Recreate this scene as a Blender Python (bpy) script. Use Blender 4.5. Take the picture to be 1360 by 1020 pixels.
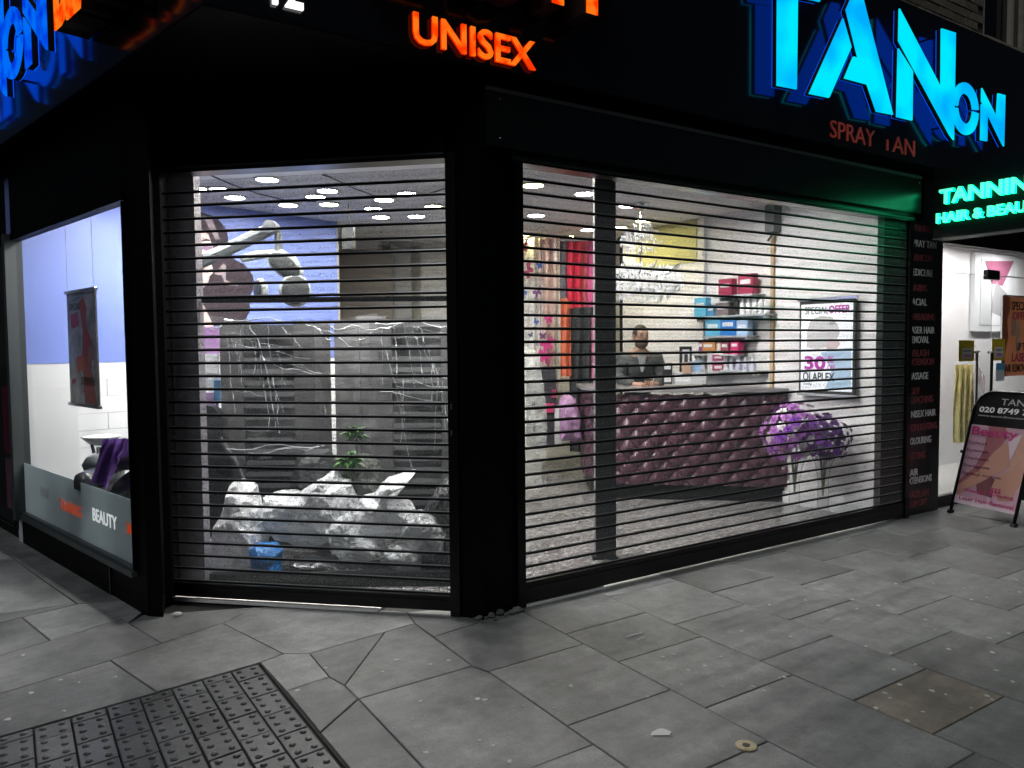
import bpy, bmesh, math, random
from math import sin, cos, radians, pi, sqrt, atan2, hypot
from mathutils import Vector, Matrix, noise

for o in list(bpy.data.objects):
    bpy.data.objects.remove(o)
S = bpy.context.scene
COL = S.collection
rnd = random.Random(7)

# ------------------------------------------------------------------ camera
F, PITCH, ROLL, EYE = 1000.48, radians(2.910), radians(.4816), 1.55
cp, sp = cos(PITCH), sin(PITCH)
FW = Vector((0, cp, -sp)); U0 = Vector((0, sp, cp)); R0 = Vector((1, 0, 0))
RT = R0 * cos(ROLL) - U0 * sin(ROLL)
UP = R0 * sin(ROLL) + U0 * cos(ROLL)
CAM = Vector((0, 0, EYE))
cd = bpy.data.cameras.new('camera'); cam = bpy.data.objects.new('camera', cd); COL.objects.link(cam)
m3 = Matrix((RT, UP, -FW)).transposed()
cam.matrix_world = Matrix.Translation(CAM) @ m3.to_4x4()
cd.sensor_fit = 'HORIZONTAL'; cd.sensor_width = 36; cd.lens = 36 * F / 1360
cd.clip_start = .05; cd.clip_end = 500
S.camera = cam

# ------------------------------------------------------------------ night sky, street light, exposure
wd = bpy.data.worlds.new('World'); S.world = wd; wd.use_nodes = True
nt = wd.node_tree; bg = nt.nodes['Background']
sky = nt.nodes.new('ShaderNodeTexSky'); sky.sky_type = 'NISHITA'; sky.sun_disc = False
sky.sun_elevation = radians(48); sky.sun_rotation = radians(200)
nt.links.new(sky.outputs[0], bg.inputs[0]); bg.inputs[1].default_value = .0035
sl = bpy.data.lights.new('street_glow', 'SUN'); sl.energy = .64; sl.angle = radians(24); sl.color = (.95, .985, 1.0)
so = bpy.data.objects.new('street_glow', sl); COL.objects.link(so)
so.location = (-3, -6, 8)
so.rotation_euler = (Vector((-.25, -.7, .95))).to_track_quat('Z', 'Y').to_euler()
S.view_settings.view_transform = 'Standard'; S.view_settings.look = 'None'
S.view_settings.exposure = 0; S.view_settings.gamma = 1; S.view_settings.use_curve_mapping = False
S.cycles.transparent_max_bounces = 24
S.cycles.max_bounces = 8; S.cycles.diffuse_bounces = 4; S.cycles.glossy_bounces = 4
S.cycles.use_denoising = True
S.cycles.caustics_reflective = False; S.cycles.caustics_refractive = False
S.cycles.sample_clamp_indirect = 6

# ------------------------------------------------------------------ pixels to points
def ray(x, y):
    return FW + RT * ((x - 680) / F) - UP * ((y - 510) / F)
def gnd(x, y, z=0.0):
    d = ray(x, y); return CAM + d * ((z - EYE) / d.z)
def at(x, y, Y):
    d = ray(x, y); return CAM + d * (Y / d.y)

class Frame:
    """t runs along the facade, v runs into the building, z up"""
    def __init__(s, o, d):
        s.o = Vector(o); s.d = Vector(d).normalized(); s.i = Vector((-s.d.y, s.d.x, 0)); s.rz = atan2(s.d.y, s.d.x)
    def P(s, t, v, z): return s.o + s.d * t + s.i * v + Vector((0, 0, z))
    def loc(s, p): q = Vector(p) - s.o; return Vector((q.dot(s.d), q.dot(s.i), q.z))
    def on(s, x, y, v=0.0):
        d = ray(x, y); p0 = s.o + s.i * v; k = (p0 - CAM).dot(s.i) / d.dot(s.i); q = s.loc(CAM + d * k); return (q.x, q.z)
    def side(s, x, y, t=0.0):
        d = ray(x, y); p0 = s.o + s.d * t; k = (p0 - CAM).dot(s.d) / d.dot(s.d); q = s.loc(CAM + d * k); return (q.y, q.z)
AR, AD, AL = radians(57.24), radians(100.209), radians(46.986)
W = Frame((0, 0, 0), (1, 0, 0))
FR = Frame(gnd(692.5, 806), (sin(AR), cos(AR), 0))
FD = Frame(gnd(602, 817), (sin(AD), cos(AD), 0))
FL = Frame(gnd(184, 812), (sin(AL), -cos(AL), 0))
FS = Frame(FR.P(4.15, 0, 0), FR.i * -1)                     # the sign that stands square to the facade
FW1 = Frame(FL.P(-2.35, 0, 0), FL.i)                          # blue wall: t runs inwards, -v faces the room
FP = Frame(FR.P(3.72, 0, 0), FR.i * -1)                       # party wall: t = -depth, front is -v

# ------------------------------------------------------------------ materials
MATS = {}
def M(name, col=(.5, .5, .5), rough=.5, metal=0., spec=.5, emit=None, es=1., var=None, bump=None, alpha=None, coat=0., rand=0.):
    if name in MATS: return MATS[name]
    m = bpy.data.materials.new(name); m.use_nodes = True; n = m.node_tree; b = n.nodes['Principled BSDF']
    MATS[name] = m
    b.inputs['Base Color'].default_value = (*col, 1); b.inputs['Roughness'].default_value = rough
    b.inputs['Metallic'].default_value = metal; b.inputs['Specular IOR Level'].default_value = spec
    b.inputs['Coat Weight'].default_value = coat
    if emit: b.inputs['Emission Color'].default_value = (*emit, 1); b.inputs['Emission Strength'].default_value = es
    tc = n.nodes.new('ShaderNodeTexCoord'); src = None
    if var:
        sc, am = var
        nz = n.nodes.new('ShaderNodeTexNoise'); nz.inputs['Scale'].default_value = sc; nz.inputs['Detail'].default_value = 5; nz.inputs['Roughness'].default_value = .65
        n.links.new(tc.outputs['Object'], nz.inputs['Vector'])
        r = n.nodes.new('ShaderNodeMapRange'); r.inputs[1].default_value = .3; r.inputs[2].default_value = .7
        r.inputs[3].default_value = 1 - am; r.inputs[4].default_value = 1 + am; n.links.new(nz.outputs[0], r.inputs[0]); src = r.outputs[0]
    if rand:
        oi = n.nodes.new('ShaderNodeObjectInfo'); r2 = n.nodes.new('ShaderNodeMapRange')
        r2.inputs[3].default_value = 1 - rand; r2.inputs[4].default_value = 1 + rand; n.links.new(oi.outputs['Random'], r2.inputs[0])
        if src:
            mu = n.nodes.new('ShaderNodeMath'); mu.operation = 'MULTIPLY'; n.links.new(src, mu.inputs[0]); n.links.new(r2.outputs[0], mu.inputs[1]); src = mu.outputs[0]
        else: src = r2.outputs[0]
    if src:
        vm = n.nodes.new('ShaderNodeVectorMath'); vm.operation = 'SCALE'; vm.inputs[0].default_value = col; n.links.new(src, vm.inputs['Scale'])
        n.links.new(vm.outputs[0], b.inputs['Base Color'])
    if bump:
        sc, st = bump
        nz = n.nodes.new('ShaderNodeTexNoise'); nz.inputs['Scale'].default_value = sc; nz.inputs['Detail'].default_value = 6
        n.links.new(tc.outputs['Object'], nz.inputs['Vector'])
        bp = n.nodes.new('ShaderNodeBump'); bp.inputs['Strength'].default_value = st; bp.inputs['Distance'].default_value = .01
        n.links.new(nz.outputs[0], bp.inputs['Height']); n.links.new(bp.outputs[0], b.inputs['Normal'])
    if alpha is not None: b.inputs['Alpha'].default_value = alpha
    return m

def glow(name, c1, c2, strength, scale=9.):
    """lit acrylic: the LEDs behind it are uneven"""
    if name in MATS: return MATS[name]
    m = bpy.data.materials.new(name); MATS[name] = m; m.use_nodes = True; n = m.node_tree; n.nodes.clear()
    out = n.nodes.new('ShaderNodeOutputMaterial'); e = n.nodes.new('ShaderNodeEmission'); e.inputs[1].default_value = strength
    tc = n.nodes.new('ShaderNodeTexCoord'); nz = n.nodes.new('ShaderNodeTexNoise'); nz.inputs['Scale'].default_value = scale; nz.inputs['Detail'].default_value = 1.5
    cr = n.nodes.new('ShaderNodeValToRGB'); cr.color_ramp.elements[0].position = .36; cr.color_ramp.elements[1].position = .56
    cr.color_ramp.elements[0].color = (*c1, 1); cr.color_ramp.elements[1].color = (*c2, 1)
    n.links.new(tc.outputs['Object'], nz.inputs['Vector']); n.links.new(nz.outputs[0], cr.inputs[0]); n.links.new(cr.outputs[0], e.inputs[0]); n.links.new(e.outputs[0], out.inputs[0])
    return m

def see_through(name, tint, opacity, rough=.05, wr=None):
    """thin film or pane: clear with a little surface shine; wr = (scale, low, high) makes creases show"""
    if name in MATS: return MATS[name]
    m = bpy.data.materials.new(name); MATS[name] = m; m.use_nodes = True; n = m.node_tree; n.nodes.clear()
    out = n.nodes.new('ShaderNodeOutputMaterial'); mix = n.nodes.new('ShaderNodeMixShader')
    tr = n.nodes.new('ShaderNodeBsdfTransparent'); b = n.nodes.new('ShaderNodeBsdfPrincipled')
    b.inputs['Base Color'].default_value = (*tint, 1); b.inputs['Roughness'].default_value = rough
    n.links.new(tr.outputs[0], mix.inputs[1]); n.links.new(b.outputs[0], mix.inputs[2]); n.links.new(mix.outputs[0], out.inputs[0])
    if wr:
        tc = n.nodes.new('ShaderNodeTexCoord'); mp = n.nodes.new('ShaderNodeMapping'); mp.inputs['Scale'].default_value = wr[0]
        mp.inputs['Rotation'].default_value = (.2, .35, .15)
        nz = n.nodes.new('ShaderNodeTexNoise'); nz.noise_type = 'RIDGED_MULTIFRACTAL'; nz.inputs['Scale'].default_value = 1; nz.inputs['Detail'].default_value = 4
        nz.normalize = True
        n.links.new(tc.outputs['Object'], mp.inputs[0]); n.links.new(mp.outputs[0], nz.inputs['Vector'])
        mr = n.nodes.new('ShaderNodeMapRange'); mr.inputs[1].default_value = wr[1]; mr.inputs[2].default_value = wr[2]
        mr.inputs[3].default_value = opacity; mr.inputs[4].default_value = min(1, opacity + .6)
        n.links.new(nz.outputs[0], mr.inputs[0]); n.links.new(mr.outputs[0], mix.inputs[0])
        bp = n.nodes.new('ShaderNodeBump'); bp.inputs['Strength'].default_value = .9; bp.inputs['Distance'].default_value = .03
        n.links.new(nz.outputs[0], bp.inputs['Height']); n.links.new(bp.outputs[0], b.inputs['Normal'])
    else:
        fr = n.nodes.new('ShaderNodeLayerWeight'); pw = n.nodes.new('ShaderNodeMath'); pw.operation = 'POWER'; pw.inputs[1].default_value = 5
        n.links.new(fr.outputs['Facing'], pw.inputs[0])
        ad = n.nodes.new('ShaderNodeMath'); ad.operation = 'ADD'; ad.use_clamp = True; ad.inputs[1].default_value = opacity + .03
        n.links.new(pw.outputs[0], ad.inputs[0]); n.links.new(ad.outputs[0], mix.inputs[0])
    return m

def perforated():
    m = bpy.data.materials.new('perforated_steel'); MATS['perforated_steel'] = m; m.use_nodes = True; n = m.node_tree
    b = n.nodes['Principled BSDF']; out = n.nodes['Material Output']
    b.inputs['Base Color'].default_value = (.25, .265, .27, 1); b.inputs['Metallic'].default_value = .3; b.inputs['Roughness'].default_value = .5
    tc = n.nodes.new('ShaderNodeTexCoord'); oi = n.nodes.new('ShaderNodeObjectInfo')
    ad = n.nodes.new('ShaderNodeVectorMath'); ad.operation = 'ADD'
    n.links.new(tc.outputs['Object'], ad.inputs[0]); n.links.new(oi.outputs['Random'], ad.inputs[1])
    vo = n.nodes.new('ShaderNodeTexVoronoi'); vo.inputs['Scale'].default_value = 400; vo.inputs['Randomness'].default_value = .8
    n.links.new(ad.outputs[0], vo.inputs['Vector'])
    lt = n.nodes.new('ShaderNodeMath'); lt.operation = 'LESS_THAN'; lt.inputs[1].default_value = .58
    n.links.new(vo.outputs['Distance'], lt.inputs[0])
    tr = n.nodes.new('ShaderNodeBsdfTransparent'); mix = n.nodes.new('ShaderNodeMixShader')
    n.links.new(lt.outputs[0], mix.inputs[0]); n.links.new(b.outputs[0], mix.inputs[1]); n.links.new(tr.outputs[0], mix.inputs[2]); n.links.new(mix.outputs[0], out.inputs[0])
    return m

def paving(name, base, rand=.2, tint=(.03, .028, .02)):
    m = bpy.data.materials.new(name); MATS[name] = m; m.use_nodes = True; n = m.node_tree; b = n.nodes['Principled BSDF']
    tc = n.nodes.new('ShaderNodeTexCoord'); oi = n.nodes.new('ShaderNodeObjectInfo')
    ad = n.nodes.new('ShaderNodeVectorMath'); ad.operation = 'ADD'; n.links.new(tc.outputs['Object'], ad.inputs[0])
    sc = n.nodes.new('ShaderNodeVectorMath'); sc.operation = 'SCALE'; sc.inputs[0].default_value = (17, 9, 5); n.links.new(oi.outputs['Random'], sc.inputs['Scale']); n.links.new(sc.outputs[0], ad.inputs[1])
    def nz(s, d, r=.6):
        k = n.nodes.new('ShaderNodeTexNoise'); k.inputs['Scale'].default_value = s; k.inputs['Detail'].default_value = d; k.inputs['Roughness'].default_value = r
        n.links.new(ad.outputs[0], k.inputs['Vector']); return k.outputs[0]
    a, c, g = nz(2.6, 6, .65), nz(14, 5, .7), nz(160, 2, .5)
    def mr(s, lo, hi, x0=.3, x1=.7):
        r = n.nodes.new('ShaderNodeMapRange'); r.inputs[1].default_value = x0; r.inputs[2].default_value = x1; r.inputs[3].default_value = lo; r.inputs[4].default_value = hi
        n.links.new(s, r.inputs[0]); return r.outputs[0]
    def mul(x, y):
        k = n.nodes.new('ShaderNodeMath'); k.operation = 'MULTIPLY'; n.links.new(x, k.inputs[0]); n.links.new(y, k.inputs[1]); return k.outputs[0]
    mp = n.nodes.new('ShaderNodeMapping'); mp.vector_type = 'TEXTURE'; mp.inputs['Rotation'].default_value = (0, 0, AR * -1 + pi / 2 + .12); mp.inputs['Scale'].default_value = (.5, .035, 1)
    n.links.new(ad.outputs[0], mp.inputs[0]); sk = n.nodes.new('ShaderNodeTexNoise'); sk.inputs['Scale'].default_value = 1; sk.inputs['Detail'].default_value = 5; n.links.new(mp.outputs[0], sk.inputs['Vector'])
    fk = nz(420, 1, .4)
    f = mul(mul(mr(sk.outputs[0], .92, 1.08), mr(fk, 1, 2.2, .68, .8)), mr(nz(.9, 3), .8, 1.2))
    f = mul(f, mr(nz(6, 8, .75), .82, 1.18, .35, .65))
    f = mul(mul(f, mul(mr(a, .72, 1.28), mr(c, .86, 1.16))), mul(mr(g, .85, 1.15), mr(oi.outputs['Random'], 1 - rand, 1 + rand, 0, 1)))
    v = n.nodes.new('ShaderNodeVectorMath'); v.operation = 'SCALE'; v.inputs[0].default_value = base; n.links.new(f, v.inputs['Scale'])
    n.links.new(v.outputs[0], b.inputs['Base Color'])
    n.links.new(mr(a, .34, .56), b.inputs['Roughness']); b.inputs['Specular IOR Level'].default_value = .35
    bp = n.nodes.new('ShaderNodeBump'); bp.inputs['Strength'].default_value = .35; bp.inputs['Distance'].default_value = .004
    h = n.nodes.new('ShaderNodeMath'); h.operation = 'ADD'; n.links.new(c, h.inputs[0]); n.links.new(mr(g, 0, .35), h.inputs[1])
    n.links.new(h.outputs[0], bp.inputs['Height']); n.links.new(bp.outputs[0], b.inputs['Normal'])
    return m

def terrazzo():
    m = bpy.data.materials.new('speckled_floor'); MATS['speckled_floor'] = m; m.use_nodes = True; n = m.node_tree; b = n.nodes['Principled BSDF']
    tc = n.nodes.new('ShaderNodeTexCoord'); vo = n.nodes.new('ShaderNodeTexVoronoi'); vo.inputs['Scale'].default_value = 60
    n.links.new(tc.outputs['Object'], vo.inputs['Vector'])
    sx = n.nodes.new('ShaderNodeSeparateColor'); n.links.new(vo.outputs['Color'], sx.inputs[0])
    cr = n.nodes.new('ShaderNodeValToRGB'); e = cr.color_ramp.elements; e[0].color = (.03, .029, .03, 1); e[1].color = (.46, .45, .45, 1)
    k = e.new(.5); k.color = (.115, .11, .112, 1); n.links.new(sx.outputs[0], cr.inputs[0]); n.links.new(cr.outputs[0], b.inputs['Base Color'])
    b.inputs['Roughness'].default_value = .28
    return m

BLACK = M('black_paint', (.0016, .0017, .002), .5, spec=.08)
GLOSS = M('black_acrylic', (.006, .006, .0072), .13, spec=.65)
SATIN = M('black_metal', (.003, .0032, .0036), .3, spec=.3)
RIM = M('dark_aluminium', (.10, .11, .11), .35, metal=.6)
GREYF = M('grey_frame', (.055, .065, .07), .35, spec=.4)
PERF = perforated()
SLAB = paving('paving_stone', (.19, .193, .192))
SLABB = paving('brown_paving_stone', (.150, .130, .110))
TACT = paving('tactile_paving', (.082, .085, .089), .22)
TACT.node_tree.nodes['Principled BSDF'].inputs['Specular IOR Level'].default_value = .6
JOINT = M('joint_sand', (.028, .028, .026), .9, var=(60, .4))
WHITE = M('white_wall', (.78, .78, .79), .6, var=(3, .03))
CEIL = M('ceiling_white', (.70, .71, .73), .7)
BLUE = M('periwinkle_wall', (.19, .26, .64), .45, var=(1.5, .05))
TILEM = M('white_tile', (.82, .84, .87), .18, rand=.03)
GROUT = M('tile_grout', (.55, .57, .6), .8)
CREAM = M('pale_wall', (.62, .60, .57), .6, var=(2, .05))
YELLOW = M('yellow_wall', (.52, .49, .22), .6)
BROWN = M('taupe_panel', (.19, .165, .15), .6, var=(2, .1))
DKGREY = M('charcoal_cloth', (.035, .037, .04), .55, var=(8, .2))
GLASS = see_through('window_glass', (.02, .02, .02), .0, .02)
WOODT = M('pale_wood', (.5, .36, .2), .5)
LAMPW = M('lamp_white', (.8, .8, .8), emit=(1, .98, .96), es=135)
LAMPY = M('lamp_warm', (.8, .8, .6), emit=(1, .93, .42), es=90)
STEEL = M('chrome', (.6, .62, .64), .18, metal=1)
BLEATH = M('black_leather', (.015, .015, .017), .3, bump=(60, .2))
PINKM = M('magenta_card', (.42, .03, .12), .5)
BLUEM = M('blue_card', (.05, .24, .48), .45)
WHITEP = M('white_plastic', (.72, .74, .76), .35)
SKIN = M('skin', (.42, .24, .17), .5)
HAIR = M('dark_hair', (.012, .01, .009), .5)
SKINP = M('print_skin', (.62, .46, .44), .5)
HAIRP = M('print_hair', (.045, .034, .042), .8, spec=.1, var=(5, .15))
PURPLE = M('purple_towel', (.17, .07, .36), .9, bump=(120, .5), var=(20, .15))

# ------------------------------------------------------------------ mesh and object helpers
CTX = {}
class MB:
    def __init__(s): s.v = []; s.f = []; s.m = []; s.mi = 0
    def add(s, vs, fs):
        k = len(s.v); s.v += [Vector(p) for p in vs]; s.f += [tuple(k + i for i in f) for f in fs]; s.m += [s.mi] * len(fs); return s
    def box(s, x0, x1, y0, y1, z0, z1):
        v = [(x, y, z) for z in (z0, z1) for y in (y0, y1) for x in (x0, x1)]
        return s.add(v, [(0, 2, 3, 1), (4, 5, 7, 6), (0, 1, 5, 4), (2, 6, 7, 3), (0, 4, 6, 2), (1, 3, 7, 5)])
    def cbox(s, x0, x1, y0, y1, z0, z1, c=.004):
        """box with its front and back edges chamfered (prism along y)"""
        return s.prism([(x0 + c, z0), (x1 - c, z0), (x1, z0 + c), (x1, z1 - c), (x1 - c, z1), (x0 + c, z1), (x0, z1 - c), (x0, z0 + c)], y0, y1)
    def prism(s, pts, y0, y1):
        n = len(pts); v = [(x, y0, z) for x, z in pts] + [(x, y1, z) for x, z in pts]
        a = sum(pts[i][0] * pts[(i + 1) % n][1] - pts[(i + 1) % n][0] * pts[i][1] for i in range(n))
        f = [tuple(range(n)), tuple(range(2 * n - 1, n - 1, -1))] + [(i, i + n, (i + 1) % n + n, (i + 1) % n) for i in range(n)]
        if a < 0: f = [t[::-1] for t in f]
        return s.add(v, f)
    def slab(s, pts, z0, z1, c=0.):
        """prism over a ground polygon, the top edge worn round by c"""
        n = len(pts); a = sum(pts[i][0] * pts[(i + 1) % n][1] - pts[(i + 1) % n][0] * pts[i][1] for i in range(n))
        if a < 0: pts = pts[::-1]
        v = [(x, y, z0) for x, y in pts] + [(x, y, z1 - c) for x, y in pts]
        f = [tuple(range(n))[::-1]] + [(i, (i + 1) % n, (i + 1) % n + n, i + n) for i in range(n)]
        if c:
            ins = inset(pts, c); v += [(x, y, z1) for x, y in ins]
            f += [(i + n, (i + 1) % n + n, (i + 1) % n + 2 * n, i + 2 * n) for i in range(n)] + [tuple(range(2 * n, 3 * n))]
        else: f.append(tuple(range(n, 2 * n)))
        return s.add(v, f)
    def tube(s, ps, r, seg=8, cap=True):
        ps = [Vector(p) for p in ps]; rs = r if isinstance(r, (list, tuple)) else [r] * len(ps); k = len(s.v); f = []
        for i, p in enumerate(ps):
            d = (ps[min(i + 1, len(ps) - 1)] - ps[max(i - 1, 0)]).normalized()
            a = d.cross(Vector((0, 0, 1)) if abs(d.z) < .9 else Vector((1, 0, 0))).normalized(); b = d.cross(a)
            for j in range(seg):
                t = 2 * pi * j / seg; s.v.append(p + a * cos(t) * rs[i] + b * sin(t) * rs[i])
        for i in range(len(ps) - 1):
            for j in range(seg):
                q = k + i * seg; f.append((q + j, q + (j + 1) % seg, q + seg + (j + 1) % seg, q + seg + j))
        if cap: f += [tuple(range(k, k + seg))[::-1], tuple(range(k + (len(ps) - 1) * seg, k + len(ps) * seg))]
        s.f += f; s.m += [s.mi] * len(f); return s
    def lathe(s, c, prof, seg=14, axis='z'):
        c = Vector(c); k = len(s.v); f = []
        for r, h in prof:
            for j in range(seg):
                t = 2 * pi * j / seg; x, y = r * cos(t), r * sin(t)
                s.v.append(c + (Vector((x, y, h)) if axis == 'z' else Vector((x, -h, y))))
        for i in range(len(prof) - 1):
            for j in range(seg):
                q = k + i * seg; f.append((q + j, q + (j + 1) % seg, q + seg + (j + 1) % seg, q + seg + j))
        f += [tuple(range(k, k + seg))[::-1], tuple(range(k + (len(prof) - 1) * seg, k + len(prof) * seg))]
        s.f += f; s.m += [s.mi] * len(f); return s
    def ball(s, c, r, seg=10, rings=6):
        r = Vector((r, r, r)) if isinstance(r, (int, float)) else Vector(r); c = Vector(c); k = len(s.v); f = []
        s.v.append(c + Vector((0, 0, -r.z)))
        for i in range(1, rings):
            a = -pi / 2 + pi * i / rings
            for j in range(seg):
                t = 2 * pi * j / seg; s.v.append(c + Vector((r.x * cos(a) * cos(t), r.y * cos(a) * sin(t), r.z * sin(a))))
        s.v.append(c + Vector((0, 0, r.z))); top = len(s.v) - 1
        for j in range(seg): f.append((k, k + 1 + (j + 1) % seg, k + 1 + j))
        for i in range(rings - 2):
            q = k + 1 + i * seg
            for j in range(seg): f.append((q + j, q + (j + 1) % seg, q + seg + (j + 1) % seg, q + seg + j))
        q = k + 1 + (rings - 2) * seg
        for j in range(seg): f.append((q + j, q + (j + 1) % seg, top))
        s.f += f; s.m += [s.mi] * len(f); return s
    def grid(s, fn, nu, nv):
        k = len(s.v); f = []
        for i in range(nu + 1):
            for j in range(nv + 1): s.v.append(Vector(fn(i / nu, j / nv)))
        for i in range(nu):
            for j in range(nv): q = k + i * (nv + 1) + j; f.append((q, q + nv + 1, q + nv + 2, q + 1))
        s.f += f; s.m += [s.mi] * len(f); return s
    def mesh(s, name, base=(0, 0, 0), smooth=False):
        b = Vector(base); me = bpy.data.meshes.new(name); me.from_pydata([p - b for p in s.v], [], s.f)
        me.polygons.foreach_set('material_index', s.m)
        if smooth: me.polygons.foreach_set('use_smooth', [True] * len(s.f))
        me.update(); return me

def inset(pts, c):
    n = len(pts); out = []
    for i in range(n):
        p0, p1, p2 = Vector(pts[i - 1]), Vector(pts[i]), Vector(pts[(i + 1) % n])
        d0 = (p1 - p0).normalized(); d1 = (p2 - p1).normalized(); n0 = Vector((-d0.y, d0.x)); n1 = Vector((-d1.y, d1.x))
        b = n0 + n1; k = c / max(.35, b.length_squared / 2); q = p1 + b * k; out.append((q.x, q.y))
    return out

def put(name, me, mat, parent=None, fr=W, base=(0, 0, 0)):
    o = bpy.data.objects.new(name, me); COL.objects.link(o)
    for m in (mat if isinstance(mat, (list, tuple)) else [mat]):
        if m.name not in me.materials: me.materials.append(m)
    if parent: o.parent = parent; CTX[o.name] = CTX[parent.name]
    else: o.location = fr.P(*base); o.rotation_euler = (0, 0, fr.rz); CTX[o.name] = (fr, Vector(base))
    return o
def build(mb, name, mat, parent=None, fr=W, base=(0, 0, 0), smooth=False):
    b = CTX[parent.name][1] if parent else base
    return put(name, mb.mesh(name, b, smooth), mat, parent, fr, base)
def tag(o, label=None, cat=None, group=None, kind=None):
    if label: o['label'] = label
    if cat: o['category'] = cat
    if group: o['group'] = group
    if kind: o['kind'] = kind
    return o
def thing(name, label, cat, fr=W, base=(0, 0, 0), group=None, kind=None):
    o = bpy.data.objects.new(name, None); COL.objects.link(o); o.empty_display_size = .1
    o.location = fr.P(*base); o.rotation_euler = (0, 0, fr.rz); CTX[o.name] = (fr, Vector(base)); return tag(o, label, cat, group, kind)
def dup(root, loc, rz=None, label=None):
    r = root.copy(); COL.objects.link(r); r.location = loc
    if rz is not None: r.rotation_euler = (0, 0, rz)
    if label: r['label'] = label
    for ch in root.children:
        c = ch.copy(); COL.objects.link(c); c.parent = r
        for g in ch.children: d = g.copy(); COL.objects.link(d); d.parent = c
    return r

def text_mesh(body, bold=0., depth=.01, bevel=0.):
    c = bpy.data.curves.new('t', 'FONT'); c.body = body; c.size = 1; c.offset = bold; c.extrude = depth / 2; c.resolution_u = 3
    if bevel: c.bevel_depth = bevel; c.bevel_resolution = 1
    o = bpy.data.objects.new('t', c); COL.objects.link(o); dg = bpy.context.evaluated_depsgraph_get(); dg.update()
    me = bpy.data.meshes.new_from_object(o.evaluated_get(dg)); bpy.data.objects.remove(o); bpy.data.curves.remove(c); return me
def text(body, t0, t1, z0, z1, v0, v1, bold=.012, slope=0.):
    """print or letters standing from v1 (back) out to v0 (front), as one MB in frame coordinates, plus its islands left to right"""
    me = text_mesh(body, bold, 1.)
    xs = [v.co.x for v in me.vertices]; ys = [v.co.y for v in me.vertices]; x0, x1, y0, y1 = min(xs), max(xs), min(ys), max(ys)
    vs = []
    for v in me.vertices:
        a = (v.co.x - x0) / (x1 - x0); b = (v.co.y - y0) / (y1 - y0)
        vs.append(Vector((t0 + (t1 - t0) * a, v1 + (v0 - v1) * (v.co.z + .5), z0 + (z1 - z0) * b + slope * a)))
    fs = [tuple(p.vertices) for p in me.polygons]; bpy.data.meshes.remove(me)
    par = list(range(len(vs)))
    def fd(i):
        while par[i] != i: par[i] = par[par[i]]; i = par[i]
        return i
    for f in fs:
        for k in f[1:]: par[fd(k)] = fd(f[0])
    # text meshes can leave front, back and sides unwelded: join vertices that sit over one another
    key = {}
    for i, v in enumerate(vs):
        q = (round(v.x, 4), round(v.z, 4))
        if q in key: par[fd(i)] = fd(key[q])
        else: key[q] = i
    isl = {}
    for f in fs: isl.setdefault(fd(f[0]), []).append(f)
    parts = []
    for fl in isl.values():
        idx = sorted({i for f in fl for i in f}); mp = {i: k for k, i in enumerate(idx)}
        b = MB(); b.add([vs[i] for i in idx], [tuple(mp[i] for i in f) for f in fl]); parts.append(b)
    parts.sort(key=lambda b: min(p.x for p in b.v))
    whole = MB().add(vs, fs)
    return whole, parts

def skin(verts, edges, radii, name, level=1):
    me = bpy.data.meshes.new(name); me.from_pydata(verts, edges, [])
    o = bpy.data.objects.new(name, me); COL.objects.link(o)
    md = o.modifiers.new('s', 'SKIN'); md.use_smooth_shade = True
    sv = me.skin_vertices[0].data
    for i, r in enumerate(radii):
        sv[i].radius = r if isinstance(r, tuple) else (r, r); sv[i].use_root = (i == 0)
    if level: sb = o.modifiers.new('b', 'SUBSURF'); sb.levels = level; sb.render_levels = level
    dg = bpy.context.evaluated_depsgraph_get(); dg.update(); out = bpy.data.meshes.new_from_object(o.evaluated_get(dg))
    bpy.data.objects.remove(o); bpy.data.meshes.remove(me); out.name = name; return out

# ================================================================== PAVEMENT
pave = build(MB().box(-30, 30, -25, 4.0, -.2, -.014).box(-30, 30, 4.0, 30, -.2, -.0142), 'pavement', JOINT); tag(pave, kind='structure')
def flag(pts, mat=SLAB, name='paving_slab', gap=.0028, c=.0025):
    pts = [(p[0], p[1]) for p in pts]
    a = sum(pts[i][0] * pts[(i + 1) % len(pts)][1] - pts[(i + 1) % len(pts)][0] * pts[i][1] for i in range(len(pts)))
    if a < 0: pts = pts[::-1]
    z = rnd.uniform(-.0025, .0)
    return build(MB().slab(inset(pts, gap), -.05, z, c), name, mat, pave)
def rxy(t, off): p = FR.P(t, -off, 0); return (p.x, p.y)
JOINTS = {-2: [1.44, 2.3, 3.2], -1: [1.27, 1.80, 2.7, 3.6], 0: [-.02, .48, .91, 1.475, 2.285, 3.1], 1: [.15, .705, 1.29, 1.785, 2.125, 3.0], 2: [-.02, .45, 1.015, 1.61, 2.2, 3.1],
          3: [.1, .665, 1.31, 1.825, 2.6, 3.4], 4: [-.02, .42, 1.0, 1.625, 2.3], 5: [.12, .7, 1.3, 1.9, 2.6], 6: [-.05, .38, 1.02, 1.62, 2.3]}
PITCH_T = .583
for k in range(-2, 14):
    js = JOINTS.get(k, [(-.02 if k % 2 else .25) + .62 * i for i in range(6)])
    lo = -.02 if k > 0 else -.0
    if k < 0: row = js
    else: row = ([-.15] if js[0] > -.1 else []) + js
    if k == 0: row = [-.02] + js[1:]
    tl, tr = k * PITCH_T - .034, (k + 1) * PITCH_T - .034
    for a, b in zip(row[:-1], row[1:]):
        mat = SLABB if (k == 1 and abs(a - 1.785) < .01) else SLAB
        if k == 1 and abs(a - 1.785) < .01: b = 2.125
        flag([rxy(tl, a), rxy(tr, a), rxy(tr, b), rxy(tl, b)], mat)
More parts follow.
